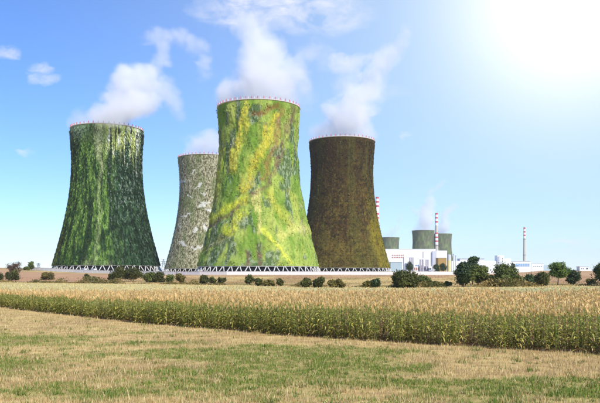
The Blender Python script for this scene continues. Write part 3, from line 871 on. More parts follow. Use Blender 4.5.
# ------------------------------------------------------------------ perimeter wall
def build_wall():
    e = empty('perimeter_wall', (0, 430, Hs(0, 430)), 'long pale concrete panel wall along the foot of the cooling towers', 'wall')
    mb = MB().box(-2.97, 2.97, -.09, .09, -.8, 2.05); pm = mb.mesh('wall_panel'); pm.materials.append(M['wallpanel'])
    mb = MB().box(-.14, .14, -.16, .16, -1.0, 2.25); po = mb.mesh('wall_post'); po.materials.append(M['wallpanel'])
    mb = MB().box(-2.96, 2.96, -.16, .16, 2.053, 2.2); cm = mb.mesh('coping'); cm.materials.append(M['concrete'])
    pts = [(-215, 560), (-63, 440), (-45, 430), (74, 430), (86, 440), (219, 640)]
    base = Vector(e.location)
    for (ax, ay), (bx, by) in zip(pts, pts[1:]):
        Ln = math.hypot(bx - ax, by - ay); n = max(1, round(Ln / 6.2)); ang = math.atan2(by - ay, bx - ax)
        for i in range(n):
            t = (i + .5) / n; x, y = ax + (bx - ax) * t, ay + (by - ay) * t
            loc = Vector((x, y, Hs(x, y))) - base
            o = obj('wall_panel', pm, None, e, loc); o.rotation_euler[2] = ang; o.scale[0] = Ln / n / 6.2
            c = obj('coping', cm, None, e, loc); c.rotation_euler[2] = ang; c.scale[0] = Ln / n / 6.2
            t = i / n; x, y = ax + (bx - ax) * t, ay + (by - ay) * t
            o = obj('wall_post', po, None, e, Vector((x, y, Hs(x, y))) - base); o.rotation_euler[2] = ang


build_wall()


# ------------------------------------------------------------------ trees and bushes
def plant(name, x, y, w, h, label, cat, greens, seed, trunk_frac=.0, leaf=.3, n=2600, lobes=12, sparse=0.0, group=None, flat=1.0):
    """crown of leaf cards on several lobes over a trunk with limbs; w, h in metres"""
    rng = np.random.default_rng(seed)
    z0 = Hs(x, y)
    e = empty(name, (x, y, z0), label, cat, group)
    cz0 = h * trunk_frac; ch = h - cz0
    Lc = []
    for k in range(lobes):
        t = (k + .5) / lobes
        zc = cz0 + ch * (.14 + .7 * rng.random() ** .9)
        rr = math.sqrt(max(0, 1 - ((zc - cz0) / ch * 1.7 - .72) ** 2)) * w * .5
        a = k * 2.4 + rng.normal(0, .3); rad = rr * rng.uniform(.25, .78)
        s = rng.uniform(.17, .30) * min(w, ch * 1.3)
        Lc.append((rad * math.cos(a), rad * math.sin(a), zc, s))
    Lc.append((0, 0, cz0 + ch * .5, .34 * min(w, ch * 1.2))); Lc.append((0, 0, cz0 + ch * .84, .2 * min(w, ch)))
    Ps, Cs, As, Bs = [], [], [], []
    tot = sum(l[3] ** 2 for l in Lc)
    for (lx, ly, lz, s) in Lc:
        m = int(n * s * s / tot)
        dv = unit(rng.normal(size=(m, 3))); rad = s * (rng.random(m) ** .45 * 1.12 * (1 + .35 * (rng.random(m) < .14))) * (1 + .45 * (fbm(dv[:, 0] * 2.2 + lx, dv[:, 1] * 2.2 + ly, dv[:, 2] * 2.2 + lz, seed, 2) - .5) * 2)
        P = np.array([lx, ly, lz]) + dv * rad[:, None] * np.array([1, 1, .82 * flat])
        keep = (P[:, 2] > max(cz0 * .75, .05)) & (fbm(P[:, 0] * .9, P[:, 1] * .9, P[:, 2] * .9, seed + 3, 2) > sparse)
        P = P[keep]; dv = dv[keep]; m = len(P)
        s_ = leaf * rng.uniform(.6, 1.3, m)[:, None]
        nn = unit(dv + rng.normal(0, .8, (m, 3)) + [0, 0, .3]); A = unit(np.cross(nn, rng.normal(size=(m, 3)))); B = np.cross(nn, A)
        tone = rng.uniform(.0, 1.0); c = mix(L(*greens[0]), L(*greens[1]), np.clip(tone * .5 + rng.random(m) * .5, 0, 1)) * .95
        Ps.append(P); As.append(A * s_); Bs.append(B * s_ * .6); Cs.append(c)
    V, Fc, C = cards(np.concatenate(Ps), np.concatenate(As), np.concatenate(Bs), np.concatenate(Cs))
    o = obj('crown', mesh('crown', V, Fc, C), M['leaf'], e); o['kind'] = 'stuff'
    tr = max(.05, .022 * h); th = cz0 + ch * .6
    bend = rng.normal(0, .03 * h, 2)
    MB().tube([(0, 0, -.3), (bend[0] * .4, bend[1] * .4, th * .4), (bend[0], bend[1], th)], [tr * 1.25, tr * .9, tr * .3], 7).build('trunk', M['bark'], e, smooth=True)
    for k in range(min(5, len(Lc))):
        lx, ly, lz, s = Lc[k]; zb = min(max(.12 * h, lz - .35 * ch), th * .9); f = zb / th
        MB().tube([(bend[0] * f, bend[1] * f, zb), (lx * .55, ly * .55, (zb + lz) / 2), (lx, ly, lz)], [tr * .5, tr * .32, tr * .12], 6).build('limb', M['bark'], e, smooth=True)
    return e


DK = ((34, 44, 16), (106, 108, 48)); MD = ((48, 66, 26), (124, 132, 62)); OL = ((78, 74, 30), (134, 122, 60)); BR = ((66, 48, 40), (120, 96, 74)); GR = ((58, 88, 34), (124, 144, 66)); BG = ((32, 50, 28), (80, 100, 56))


def fplant(name, px0, px1, ptop, pbase, label, cat, greens, **kw):
    """placed on the level field by where its foot meets the ground"""
    x, y = at((px0 + px1) / 2, pbase); k = y / F
    return plant(name, x, y, (px1 - px0) * k, (pbase - ptop) * k + 0.15, label, cat, greens, seed=int(px0 * 7 + pbase), **kw)


B_ = 'bushes along the foot of the slope'; T_ = 'trees along the foot of the slope'
fplant('bush', -8, 4, 273.5, 281.8, 'dark bush cut off by the left edge of the picture', 'bush', DK, n=1800, group=B_)
fplant('bush', 5, 19, 272, 281.6, 'dark round bush under the bare brownish tree at far left', 'bush', DK, n=3600, group=B_)
fplant('tree', 5, 22, 264.8, 281.2, 'sparse brownish half-bare tree above the dark bush at far left', 'tree', BR, n=2600, trunk_frac=.45, sparse=.42, group=T_, leaf=.26)
fplant('bush', 38, 55, 274, 281.4, 'lone olive mound-shaped bush in front of the brown ploughed slope', 'bush', OL, n=3600, group=B_)
fplant('bush', 83, 90, 274.6, 282.4, 'small dark upright shrub left of the long hedge below the ivy tower', 'bush', DK, n=1800, trunk_frac=.1, group=B_)
fplant('bush', 91, 98, 278, 282.4, 'tiny low dark shrub beside the small upright one', 'bush', DK, n=900, group=B_)
fplant('bush', 107, 114, 274.5, 282.6, 'small dark shrub at the left end of the hedge below the ivy tower', 'bush', DK, n=1600, group=B_)
fplant('bush', 112, 128, 268.8, 282.6, 'tallest dark bush of the hedge below the ivy tower', 'bush', DK, n=4600, group=B_)
fplant('bush', 124, 143, 270.5, 282.6, 'broad dark green bush in the middle of the hedge below the ivy tower', 'bush', DK, n=4600, group=B_)
fplant('bush', 141, 157, 274, 283, 'olive green bush toward the right of the hedge below the ivy tower', 'bush', MD, n=3800, group=B_)
fplant('bush', 152, 165, 272.6, 283, 'dark bush at the right end of the hedge, left of the gap', 'bush', DK, n=3200, group=B_)
fplant('bush', 165, 174, 275.8, 283.2, 'small green bush just right of the hedge below the ivy tower', 'bush', MD, n=1900, group=B_)
fplant('bush', 175, 185, 274.2, 283.4, 'brownish green bush below the scaly grey tower', 'bush', OL, n=2200, group=B_)
fplant('bush', 199, 208.5, 276, 284, 'dark round bush below the left edge of the bright green tower', 'bush', DK, n=2200, group=B_)
fplant('bush', 209, 216, 277.5, 284, 'small dark bush second from the left below the bright green tower', 'bush', DK, n=1400, group=B_)
fplant('bush', 217, 227, 278.6, 284, 'low dark bush third from the left below the bright green tower', 'bush', DK, n=1700, group=B_)
fplant('bush', 245, 254, 275.4, 285, 'taller pointed dark bush below the middle of the bright green tower', 'bush', DK, n=2400, trunk_frac=.08, group=B_)
fplant('bush', 254, 263, 278.6, 286, 'dark bush touching the right of the taller pointed one', 'bush', DK, n=2000, group=B_)
fplant('bush', 262, 275, 280.6, 286.2, 'low olive shrub in the group below the bright green tower', 'bush', OL, n=1900, group=B_)
fplant('bush', 276.5, 283.5, 279, 286.4, 'small dark round bush alone below the bright green tower right side', 'bush', DK, n=1500, group=B_)
fplant('bush', 300.5, 311.5, 279.2, 287.4, 'dark round bush below the gap between the green and brown towers', 'bush', DK, n=2400, group=B_)
fplant('bush', 312, 325.5, 278.6, 287.6, 'wider dark bush below the left edge of the brown tower', 'bush', DK, n=2800, group=B_)
fplant('bush', 328, 337, 281.4, 287.8, 'small olive bush below the brown tower, left of its twin', 'bush', OL, n=1500, group=B_)
fplant('bush', 336, 344.5, 280.4, 287.8, 'small rusty olive bush below the brown tower, right of its twin', 'bush', OL, n=1500, group=B_)
fplant('bush', 363, 372, 282.4, 287.6, 'low brownish shrub below the right side of the brown tower', 'bush', OL, n=1300, group=B_)
fplant('bush', 370.5, 380, 279.8, 287.6, 'dark green bush beside the low brownish shrub', 'bush', BG, n=2000, group=B_)
fplant('bush', 391, 419.5, 271.6, 287.8, 'largest dome-shaped dark bush, in front of the white hall', 'bush', DK, n=9000, lobes=20, group=B_)
fplant('bush', 417, 433, 276.8, 287.2, 'mid green bush right of the large dome-shaped one', 'bush', MD, n=3200, sparse=.3, group=B_)
for k, (a, b, t) in enumerate([(433, 440, 282.6), (441, 452, 281.8), (585, 597, 279.8)]):
    fplant('bush', a, b, t, 286.6 if k < 2 else 285.6, ['tiny low shrub right of the large bushes', 'low shrub at the left foot of the tall dark tree', 'low olive shrub under the tree at the right edge'][k], 'bush', MD if k < 2 else OL, n=1200, group=B_)
fplant('tree', 454.5, 471, 261.6, 286.8, 'tall dark conical tree left of the long white building front', 'tree', BG, n=7000, trunk_frac=.05, lobes=20, group=T_)
fplant('tree', 466, 479, 257.8, 285.4, 'round-topped tree standing behind the dark conical one', 'tree', BG, n=5200, trunk_frac=.35, lobes=14, group=T_)
fplant('tree', 468, 489, 267.2, 286.8, 'spreading open-branched green tree right of the dark conical one', 'tree', MD, n=5200, trunk_frac=.25, lobes=14, sparse=.36, group=T_)
fplant('bush', 484, 499, 275.5, 287, 'very dark bush at the left foot of the broad tree', 'bush', DK, n=3000, group=B_)
fplant('tree', 491.5, 518, 263.8, 286.6, 'broad dense round tree in front of the long white building', 'tree', MD, n=9500, trunk_frac=.06, lobes=24, group=T_)
fplant('bush', 513, 523, 276.2, 286.4, 'green bush between the broad tree and the dark wide bush', 'bush', MD, n=2200, group=B_)
fplant('bush', 521, 536, 275.4, 286, 'dark green bush left of the widest dark one by the chimney', 'bush', BG, n=3400, group=B_)
fplant('bush', 531, 551.5, 273.8, 286, 'wide very dark bush left of the lollipop-shaped tree', 'bush', DK, n=5200, lobes=16, group=B_)
fplant('tree', 547.5, 568, 263.8, 285.4, 'lollipop-shaped green tree with a visible pale trunk at right', 'tree', GR, n=6400, trunk_frac=.3, lobes=16, group=T_, sparse=.3)
fplant('tree', 566.5, 580.5, 270.6, 285.2, 'compact dark tree right of the lollipop-shaped one', 'tree', BG, n=4600, trunk_frac=.06, lobes=12, group=T_)
fplant('tree', 593, 612, 262.6, 286, 'tree cut off by the right edge of the picture', 'tree', BG, n=6400, trunk_frac=.2, lobes=14, group=T_, sparse=.32)


def pplant(name, px0, px1, ptop, D, label, cat, greens, **kw):
    """on the plateau behind the wall, at distance D"""
    x = ((px0 + px1) / 2 - 300) / F * D; k = D / F
    h = EYE + (HORIZON - ptop) * k - Hs(x, D)
    return plant(name, x, D, (px1 - px0) * k, h, label, cat, greens, seed=int(px0 * 5 + D), **kw)


P_ = 'trees on the plant grounds'
pplant('tree', 28, 34.5, 261.4, 552, 'small round tree at the left end of the concrete wall', 'tree', MD, n=2200, trunk_frac=.1, group=P_, leaf=.4)
pplant('bush', 23.5, 30.5, 266.4, 545, 'small bush left of the wall end', 'bush', MD, n=1400, leaf=.4)
pplant('tree', 405.5, 413.5, 260.5, 860, 'slim tree in front of the white hall', 'tree', BG, n=2400, trunk_frac=.08, group=P_, leaf=.55)
pplant('tree', 433, 440, 263.8, 840, 'left one of two small trees before the brown block', 'tree', BG, n=1800, trunk_frac=.05, group=P_, leaf=.55)
pplant('tree', 439, 447, 262.8, 850, 'right one of two small trees before the brown block', 'tree', BG, n=1800, trunk_frac=.05, group=P_, leaf=.55)
pplant('bush', 482, 489, 266, 860, 'small bush before the long white building', 'bush', BG, n=900, leaf=.5)
pplant('tree', 509.5, 515.5, 262.2, 860, 'small round tree in front of the blue-glazed wing', 'tree', BG, n=1600, trunk_frac=.05, group=P_, leaf=.5)


# ------------------------------------------------------------------ plant buildings
def X_(px, D): return (px - 300) / F * D
def Z_(py, D): return EYE + (HORIZON - py) * D / F


def block(parent, name, px0, px1, ptop, pbot, D, depth, mat, origin):
    x0, x1 = X_(px0, D) - origin[0], X_(px1, D) - origin[0]
    z1 = Z_(ptop, D) - origin[2]
    z0 = (Z_(pbot, D) - origin[2]) if pbot is not None else -1.0
    return MB().box(x0, x1, D - origin[1], D - origin[1] + depth, z0, z1).build(name, mat, parent)


def windows(parent, px0, px1, py0, py1, nx, ny, D, mat, origin, gap=.25, frame=None):
    for i in range(nx):
        for j in range(ny):
            w = (px1 - px0) / nx; h = (py1 - py0) / ny
            a, b = px0 + w * (i + gap / 2), px0 + w * (i + 1 - gap / 2); t, u = py0 + h * (j + gap / 2), py0 + h * (j + 1 - gap / 2)
            x0, x1, z0, z1 = X_(a, D) - origin[0], X_(b, D) - origin[0], Z_(u, D) - origin[2], Z_(t, D) - origin[2]; yy = D - origin[1]
            o = MB().box(x0, x1, yy - .12, yy + .1, z0, z1).build('window', mat, parent)
            fr = MB(); f = .18
            fr.box(x0 - f, x1 + f, yy - .3, yy + .06, z0 - f, z0 - .003).build('sill', frame or M['offwhite'], o)


# main hall
D = 1000; og = (X_(417, D), D, Hs(X_(417, D), D))
e = empty('turbine_hall', og, 'large white hall with grey and rust details right of the brown tower', 'building')
block(e, 'wall', 384, 435.6, 249.6, None, D, 60, M['white'], og)
block(e, 'roof', 383.6, 436, 249.0, 249.58, D - .5, 61, M['white'], og)
block(e, 'stair_tower', 432.4, 436.4, 251, None, D - 3, 2.98, M['offwhite'], og)
block(e, 'side_wing', 436.6, 447, 250.6, None, D + 4, 50, M['white'], og)
for k, yy in enumerate((254.4, 256.6)):
    windows(e, 391.5, 404, yy, yy + 1.5, 7, 1, D, M['rust'], og, .3)
for (a, b, t, u, m, n) in [(409, 414, 257.5, 264.5, 'lilac', 3), (419.4, 424, 259.5, 266, 'lilac', 2), (425.4, 429, 259.8, 266.5, 'lilac', 2)]:
    w = (b - a) / n
    for i in range(n):
        xc = X_(a + w * (i + .5), D - 8) - og[0]; r = (X_(a + w, D) - X_(a, D)) * .42
        MB().tube([(xc, -8, -1), (xc, -8, Z_(t, D) - og[2])], [r, r], 10).build('silo', M[m], e, smooth=False)
block(e, 'annex', 407, 431.8, 266.2, None, D - 5.5, 5.45, M['white'], og)
windows(e, 414, 419, 266.8, 271, 3, 1, D - 5.5, M['rust'], og, .3)
windows(e, 420, 425.8, 267.8, 270, 4, 1, D - 5.5, M['glass'], og, .2)
windows(e, 427, 431.4, 267.8, 270, 3, 1, D - 5.5, M['glass'], og, .2)
xc = X_(403.7, D) - og[0]; MB().tube([(xc, -.6, -1), (xc, -.6, Z_(257.6, D) - og[2])], [.5, .5], 6).build('downpipe', M['lilac'], e)
xc = X_(423.2, D) - og[0]; MB().tube([(xc, -.5, Z_(258, D) - og[2]), (xc, -.5, Z_(251.5, D) - og[2])], [.35, .35], 6).build('vent_pipe', M['lilac'], e)

D = 930; og = (X_(396.5, D), D, Hs(X_(396.5, D), D))
e = empty('storage_shed', og, 'grey blue box shed beside the brown tower, before the white hall', 'building')
block(e, 'wall', 390.6, 402.2, 262.4, None, D, 14, M['greyblue'], og); block(e, 'roof', 390.3, 402.5, 261.6, 262.38, D - .5, 15, M['offwhite'], og)
D = 960; og = (X_(442, D), D, Hs(X_(442, D), D))
e = empty('brown_block', og, 'brown clad block at the right end of the white hall', 'building')
block(e, 'wall', 438.2, 446.6, 258, None, D, 18, M['brown'], og); block(e, 'roof', 438, 446.8, 257.6, 257.98, D - .3, 18.6, M['roof'], og)
D = 970; xc = X_(449.1, D); z0 = Hs(xc, D); og = (xc, D, z0)
e = empty('storage_tank', og, 'tall tank with pale yellow lower half right of the brown block', 'tank')
zt, zm = Z_(254.6, D) - z0, Z_(260.4, D) - z0
MB().tube([(0, 0, -1), (0, 0, zm)], [2.8, 2.8], 16).build('lower_shell', M['yellow'], e); MB().tube([(0, 0, zm + .004), (0, 0, zt - .5), (0, 0, zt)], [2.7, 2.7, 1.6], 16).build('upper_shell', M['offwhite'], e)
for k, (px, t, lab) in enumerate([(453.4, 254.4, 'taller slim grey vent stack right of the storage tank'), (455.7, 256, 'shorter slim grey vent stack right of the storage tank')]):
    xc = X_(px, D + 10); z0 = Hs(xc, D + 10); e = empty('vent_stack', (xc, D + 10, z0), lab, 'vent stack')
    zt = Z_(t, D + 10) - z0
    MB().tube([(0, 0, -1), (0, 0, zt)], [.9, .75], 10).build('pipe', M['offwhite'], e); MB().tube([(0, 0, zt + .003), (0, 0, zt + .5)], [1.05, 1.05], 10).build('cap', M['roof'], e)

D = 1030; og = (X_(475, D), D, Hs(X_(475, D), D))
e = empty('long_building', og, 'long low white building behind the right-hand trees', 'building')
block(e, 'wall', 452, 497.2, 261, None, D, 30, M['white'], og); block(e, 'upper_storey', 460, 484, 259, 260.98, D + 6, 18, M['offwhite'], og); block(e, 'roof', 459.6, 484.4, 258.5, 258.98, D + 5.6, 18.8, M['roof'], og)
block(e, 'tower', 497.4, 504, 255.4, None, D - 2, 14, M['white'], og); block(e, 'shaft', 498.4, 500.6, 256.4, None, D - 3.2, 1.18, M['offwhite'], og)
block(e, 'stepped_wing', 504.2, 511, 258.4, None, D, 24, M['white'], og); block(e, 'lower_wing', 511.2, 531, 261.6, None, D + 1, 24, M['white'], og)
block(e, 'parapet', 511.2, 531, 261.0, 261.58, D + .6, 25, M['offwhite'], og)
windows(e, 515.5, 529.6, 263.2, 266.8, 8, 1, D + 1, M['blueglass'], og, .16)
windows(e, 462, 482, 265, 267, 10, 1, D, M['glass'], og, .5); windows(e, 501.2, 503.6, 257.6, 264, 1, 4, D - 2, M['glass'], og, .6)
D = 1060; og = (X_(540, D), D, Hs(X_(540, D), D))
e = empty('low_building', og, 'low white building at the right end, past the chimney foot', 'building')
block(e, 'wall', 531.4, 543.4, 263.8, None, D, 22, M['white'], og); block(e, 'roof', 531.2, 543.6, 263.3, 263.78, D - .4, 22.8, M['offwhite'], og); block(e, 'wing', 543.5, 550.5, 265.4, None, D + 1, 18, M['greyblue'], og)
windows(e, 533, 542.4, 265.6, 266.8, 5, 1, D, M['glass'], og, .4)
D = 690; og = (X_(585, D), D, Hs(X_(585, D), D))
e = empty('small_house', og, 'small flat-roofed white house alone on the ridge at right', 'building')
block(e, 'wall', 579.8, 588.6, 266.8, None, D, 8, M['white'], og); block(e, 'roof', 579.5, 588.9, 266.4, 266.79, D - .3, 8.6, M['offwhite'], og); block(e, 'porch', 588.7, 591, 269, None, D + 1, 6, M['white'], og)
windows(e, 586, 588.2, 267.6, 269.4, 1, 1, D, M['glass'], og, .2); windows(e, 580.8, 584.5, 267.8, 269.2, 2, 1, D, M['glass'], og, .5)


def chimney(px, ptop, D, r0, r1, bands, label):
    x = X_(px, D); z0 = Hs(x, D); top = Z_(ptop, D) - z0
    e = empty('chimney', (x, D, z0), label, 'chimney', 'red and white striped chimneys')
    def r(z): return r0 + (r1 - r0) * z / top
    cuts = [(-1.0, None)]
    zs = []
    for (a, b) in bands: zs.append((Z_(b, D) - z0, Z_(a, D) - z0))
    zs.sort()
    low = zs[0][0] - 5
    MB().tube([(0, 0, -1), (0, 0, low * .5), (0, 0, low)], [r(0), r(low * .5), r(low)], 16).build('shaft', M['concrete'], e)
    cur = low
    for (a, b) in zs:
        gap = a - cur
        if gap > 14:
            MB().tube([(0, 0, cur + .003), (0, 0, a - 5)], [r(cur), r(a - 5)], 16).build('shaft', M['concrete'], e); cur = a - 5
        if a - cur > .05: MB().tube([(0, 0, cur + .003), (0, 0, a)], [r(cur), r(a)], 16).build('white_band', M['whitep'], e)
        MB().tube([(0, 0, a + .003), (0, 0, b)], [r(a), r(b)], 16).build('red_band', M['red'], e); cur = b
    for z in (low * .55, low * .97):
        V, Fr = revolve([(r(z) - .1, z - .5), (r(z) + .9, z - .5), (r(z) + .9, z), (r(z) - .1, z)], 20)
        obj('platform', mesh('platform', V, Fr), M['steel'], e)


chimney(436.6, 212.8, 1445, 4.4, 2.7, [(213, 214.8), (217, 218.7), (221, 222.9), (232.5, 234.1), (236.5, 238.1), (240.4, 242)], 'tall red and white banded chimney between the two distant towers')
chimney(524.5, 227.2, 1880, 4.2, 2.6, [(227.4, 229.2), (231, 232.6), (234.6, 236.2)], 'slender banded chimney standing alone at the right')
chimney(377.3, 196.6, 1150, 4.2, 2.7, [(196.8, 198.8), (201, 203), (205.2, 207.2), (213, 215), (217, 219)], 'banded chimney top showing just right of the brown tower')


def pylon(px, ptop, D, label, w=6.0):
    x = X_(px, D); z0 = Hs(x, D); h = Z_(ptop, D) - z0
    e = empty('power_pylon', (x, D, z0), label, 'pylon', 'lattice power pylons')
    def hw(z): return w * .5 * (1 - .88 * z / h)
    for sx in (-1, 1):
        for sy in (-1, 1):
            MB().tube([(sx * hw(0), sy * hw(0), -.3), (sx * hw(h), sy * hw(h), h)], [.22, .16], 4).build('leg', M['steel'], e)
    for k in range(6):
        a, b = h * k / 6, h * (k + 1) / 6
        for sy in (-1, 1):
            s = 1 if k % 2 else -1
            MB().tube([(-s * hw(a), sy * hw(a), a), (s * hw(b), sy * hw(b), b)], [.13, .13], 4).build('brace', M['steel'], e)
    for z, l in ((.68, .55), (.82, .7), (.94, .45)):
        MB().tube([(-w * l, 0, h * z), (w * l, 0, h * z)], [.2, .2], 4).build('crossarm', M['steel'], e)


pylon(163.5, 259, 900, 'lattice power pylon in the gap between the ivy tower and the scaly tower')
pylon(38.5, 263, 800, 'tiny lattice pylon over the left part of the wall', 4.0)


# white site huts seen over the wall
for px, D, lab in [(84.5, 527, 'left one of two small white huts behind the wall below the ivy tower'), (94, 522, 'right one of two small white huts behind the wall below the ivy tower')]:
    x = X_(px, D); e = empty('site_hut', (x, D, Hs(x, D)), lab, 'hut', 'white huts behind the wall', R(-38))
    MB().box(-1.7, 1.7, -1.2, 1.2, -.5, 3.0).build('wall', M['white'], e)
    MB().box(-1.9, 1.9, -1.4, 1.4, 3.004, 3.25).build('roof', M['offwhite'], e)
    MB().box(.5, 1.3, -1.24, -1.16, .05, 2.1).build('door', M['greyblue'], e)
    MB().box(-1.2, -.1, -1.24, -1.16, 1.5, 2.5).build('window', M['glass'], e)


# ------------------------------------------------------------------ steam
def mat_steam(dens):
    m = bpy.data.materials.new('steam'); m.use_nodes = True; nt = m.node_tree; nt.nodes.clear()
    out = nd(nt, 'ShaderNodeOutputMaterial'); v = nd(nt, 'ShaderNodeVolumePrincipled')
    v.inputs['Color'].default_value = (0.995, 0.993, 1.0, 1); v.inputs['Density'].default_value = dens; v.inputs['Anisotropy'].default_value = 0.15
    nt.links.new(v.outputs[0], out.inputs['Volume']); return m


def steam(tw, path, label, seed, base_px, dens=.05, vox=1.5, freq=.07, amt=2.9, spread=.5, z_base=None):
    """path: [(px, py, radius_px, weight)] in the plane of the tower axis, turned into metres there"""
    X, Y = tw; k = Y / F; rng = np.random.default_rng(seed)
    P, Rd, Wt = [], [], []
    for (a, b) in zip(path, path[1:]):
        if a is None or b is None: continue
        L_ = math.hypot(a[0] - b[0], a[1] - b[1]); n = max(2, int(L_ / 2.0))
        for i in range(n):
            t = i / n; q = [a[j] + (b[j] - a[j]) * t for j in range(4)]; fw = (a[4] if len(a) > 4 else 0.0) * (1 - t) + (b[4] if len(b) > 4 else 0.0) * t
            for s in range(2):
                P.append((X_(q[0] + rng.normal(0, .12) * q[2], Y), Y - fw + rng.normal(0, spread * .3) * q[2] * k, Z_(q[1] + rng.normal(0, .1) * q[2], Y))); Rd.append(q[2] * k); Wt.append(q[3])
    P = np.array(P); Rd = np.array(Rd); Wt = np.array(Wt)
    zb = Hs(X, Y) - .3 + HT - 3
    org = np.array([X, Y, zb]); Q = P - org
    me = bpy.data.meshes.new('steam_plume'); me.vertices.add(len(Q)); me.vertices.foreach_set('co', Q.astype(np.float32).ravel())
    at_ = me.attributes.new('rad', 'FLOAT', 'POINT'); at_.data.foreach_set('value', Rd.astype(np.float32))
    at_ = me.attributes.new('wt', 'FLOAT', 'POINT'); at_.data.foreach_set('value', Wt.astype(np.float32))
    me.update()
    o = obj('steam_plume', me, None, None, tuple(org)); tag(o, label, 'steam', 'steam plumes', 'stuff')
    mat = mat_steam(1.0); me.materials.append(mat)
    lo = (Q - Rd[:, None] * 1.15).min(0); hi = (Q + Rd[:, None] * 1.15).max(0)
    lo[2] = max(lo[2], -9.0 if seed == 1 else -1.0)
    ng = bpy.data.node_groups.new('steam_' + str(seed), 'GeometryNodeTree')
    ng.interface.new_socket('Geometry', in_out='INPUT', socket_type='NodeSocketGeometry'); ng.interface.new_socket('Geometry', in_out='OUTPUT', socket_type='NodeSocketGeometry')
    N = ng.nodes; Lk = ng.links
    gi = N.new('NodeGroupInput'); go = N.new('NodeGroupOutput')
    pos = N.new('GeometryNodeInputPosition')
    # warp the lookup position so that edges curl
    nz = N.new('ShaderNodeTexNoise'); nz.noise_dimensions = '3D'; nz.inputs['Scale'].default_value = freq * .6; nz.inputs['Detail'].default_value = 3
    off = N.new('ShaderNodeVectorMath'); off.operation = 'ADD'; off.inputs[1].default_value = (seed * 37.0, seed * 11.0, 0)
    Lk.new(pos.outputs[0], off.inputs[0]); Lk.new(off.outputs[0], nz.inputs['Vector'])
    sub = N.new('ShaderNodeVectorMath'); sub.operation = 'SUBTRACT'; sub.inputs[1].default_value = (.5, .5, .5); Lk.new(nz.outputs['Color'], sub.inputs[0])
    scl = N.new('ShaderNodeVectorMath'); scl.operation = 'SCALE'; scl.inputs['Scale'].default_value = 14.0; Lk.new(sub.outputs[0], scl.inputs[0])
    wp = N.new('ShaderNodeVectorMath'); wp.operation = 'ADD'; Lk.new(pos.outputs[0], wp.inputs[0]); Lk.new(scl.outputs[0], wp.inputs[1])
    sn = N.new('GeometryNodeSampleNearest'); sn.domain = 'POINT'; Lk.new(gi.outputs[0], sn.inputs['Geometry']); Lk.new(wp.outputs[0], sn.inputs['Sample Position'])

    def samp(dt, src):
        s = N.new('GeometryNodeSampleIndex'); s.data_type = dt; s.domain = 'POINT'; Lk.new(gi.outputs[0], s.inputs['Geometry']); Lk.new(src, s.inputs['Value']); Lk.new(sn.outputs[0], s.inputs['Index']); return s.outputs[0]
    def attr(nm):
        a = N.new('GeometryNodeInputNamedAttribute'); a.data_type = 'FLOAT'; a.inputs['Name'].default_value = nm; return a.outputs[0]
    def m_(op, a, b=None, clamp=False):
        n = N.new('ShaderNodeMath'); n.operation = op; n.use_clamp = clamp
        for i, v in enumerate((a, b)):
            if v is None: continue
            if isinstance(v, (int, float)): n.inputs[i].default_value = v
            else: Lk.new(v, n.inputs[i])
        return n.outputs[0]
    c = samp('FLOAT_VECTOR', pos.outputs[0]); r = samp('FLOAT', attr('rad')); w = samp('FLOAT', attr('wt'))
    ds = N.new('ShaderNodeVectorMath'); ds.operation = 'DISTANCE'; Lk.new(wp.outputs[0], ds.inputs[0]); Lk.new(c, ds.inputs[1])
    core = m_('SUBTRACT', 1.0, m_('DIVIDE', ds.outputs['Value'], r))
    n2 = N.new('ShaderNodeTexNoise'); n2.inputs['Scale'].default_value = freq; n2.inputs['Detail'].default_value = 6; n2.inputs['Roughness'].default_value = .62; n2.inputs['Distortion'].default_value = .6
    Lk.new(off.outputs[0], n2.inputs['Vector'])
    f = m_('ADD', core, m_('MULTIPLY', m_('SUBTRACT', n2.outputs[0], .53), amt))
    gate = m_('MULTIPLY', core, 5.0, clamp=True)
    den = m_('MULTIPLY', m_('MULTIPLY', m_('MULTIPLY', f, 1.7, clamp=True), gate), m_('MULTIPLY', w, dens))
    vc = N.new('GeometryNodeVolumeCube')
    Lk.new(den, vc.inputs['Density']); vc.inputs['Background'].default_value = 0
    vc.inputs['Min'].default_value = tuple(lo); vc.inputs['Max'].default_value = tuple(hi)
    for i, nm in enumerate(('Resolution X', 'Resolution Y', 'Resolution Z')): vc.inputs[nm].default_value = int(max(8, (hi[i] - lo[i]) / vox))
    sm = N.new('GeometryNodeSetMaterial'); sm.inputs['Material'].default_value = mat
    Lk.new(vc.outputs[0], sm.inputs['Geometry']); Lk.new(sm.outputs[0], go.inputs[0])
    md = o.modifiers.new('steam', 'NODES'); md.node_group = ng
    return o


steam(TW['t1'], [(96, 122, 16, .5), (112, 118, 24, .9), (124, 104, 24, 1), (132, 90, 25, 1), (146, 82, 21, .9), (156, 72, 14, .8), (161, 60, 11, .55), (165, 48, 10, .5), None, (150, 36, 9, .4), (166, 38, 10, .5), (180, 38, 11, .5), (194, 44, 11, .5), (208, 46, 8, .45), None, (205, 58, 6, .3), (208, 72, 7, .35), None,
                 (118, 124, 12, .9, 36), (130, 121, 15, 1, 38), (139, 120, 11, .8, 32), (140, 104, 20, .9, 10), None,
                 (146, 100, 19, .8), (166, 92, 15, .6), (176, 104, 10, .45), (180, 118, 8, .3), None, (80, 122, 14, .4), (100, 120, 16, .5)], 'steam plume drifting right from the ivy-covered tower', 1, None, dens=.1)
steam(TW['t2'], [(230, 98, 18, 1), (258, 95, 26, 1), (286, 98, 18, 1), None, (256, 94, 36, 1), (261, 82, 36, 1), (265, 68, 31, 1), (262, 54, 25, .9), (256, 40, 20, .85), (250, 28, 16, .75), (248, 16, 11, .5), None,
                 (282, 84, 24, .9), (293, 70, 18, .6), (306, 58, 13, .45), (318, 50, 9, .35)], 'wide steam plume rising from the bright green tower', 2, None, dens=.09)
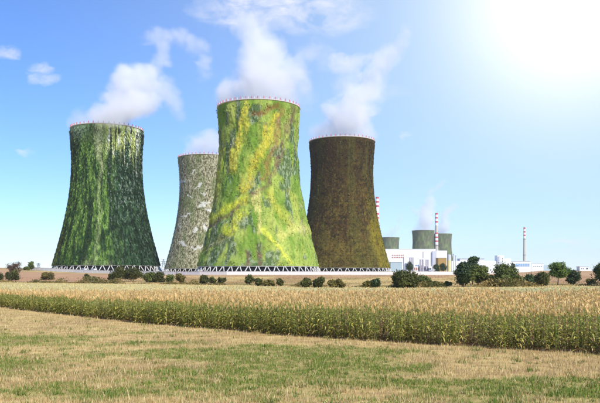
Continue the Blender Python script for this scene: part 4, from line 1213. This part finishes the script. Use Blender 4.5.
steam(TW['t3'], [(322, 135, 14, .8), (345, 133, 20, 1), (364, 135, 14, .8), None, (343, 130, 29, 1), (347, 116, 28, 1), (356, 102, 25, .9), (366, 88, 19, .75), (374, 72, 15, .65), (384, 58, 15, .6), (396, 50, 10, .55), (404, 38, 7, .5), (405, 26, 5, .35), None,
                 (334, 66, 9, .45), (350, 66, 10, .45), (366, 62, 10, .45), None, (338, 84, 12, .35), (360, 80, 12, .4)], 'steam plume rising from the brown tower and curling right', 3, None, dens=.085)
steam(TW['t4'], [(190, 153, 12, .7), (206, 150, 16, .9), (218, 146, 14, .8), (212, 138, 12, .5)], 'small steam puff over the scaly grey tower', 4, None, dens=.08)
steam((X_(423.2, 1850), 1850), [(416, 230, 7, .6), (424, 228, 9, 1), (431, 229, 6, .6), None, (424, 226, 10, 1), (427, 212, 9, .8), (429, 200, 6, .6), (430, 192, 4, .5), (438, 187, 3.5, .5), (446, 180, 3.5, .4), None, (418, 212, 6, .4), (408, 206, 4, .3)],
      'thin distant steam plume over the wider far tower', 5, None, dens=.07, vox=4, freq=.03)
steam((X_(441.5, 2000), 2000), [(436, 232, 5, .6), (443, 230, 7, 1), (444, 220, 6, .8), (447, 212, 5, .7), (455, 206, 4.5, .6), (460, 205, 3, .5)], 'distant steam plume over the tower right of the striped chimney', 6, None, dens=.07, vox=4, freq=.03)
steam((X_(390, 2200), 2200), [(386, 236, 5, .5), (392, 234, 6, .7), (396, 226, 5, .5), (402, 214, 4, .4)], 'faint distant steam over the small tower beside the brown one', 7, None, dens=.03, vox=4, freq=.028)


# ------------------------------------------------------------------ air
def build_haze():
    me = MB().box(-6600, 6600, -120, 9100, -6, 330).mesh('haze')
    m = bpy.data.materials.new('haze'); m.use_nodes = True; nt = m.node_tree; nt.nodes.clear()
    out = nd(nt, 'ShaderNodeOutputMaterial'); v = nd(nt, 'ShaderNodeVolumePrincipled')
    v.inputs['Color'].default_value = (0.93, 0.96, 1.0, 1); v.inputs['Density'].default_value = HAZE; v.inputs['Anisotropy'].default_value = 0.3
    nt.links.new(v.outputs[0], out.inputs['Volume'])
    tag(obj('haze', me, m), 'thin pale summer haze over the fields', 'haze', kind='stuff')


HAZE = 0.00006
build_haze()
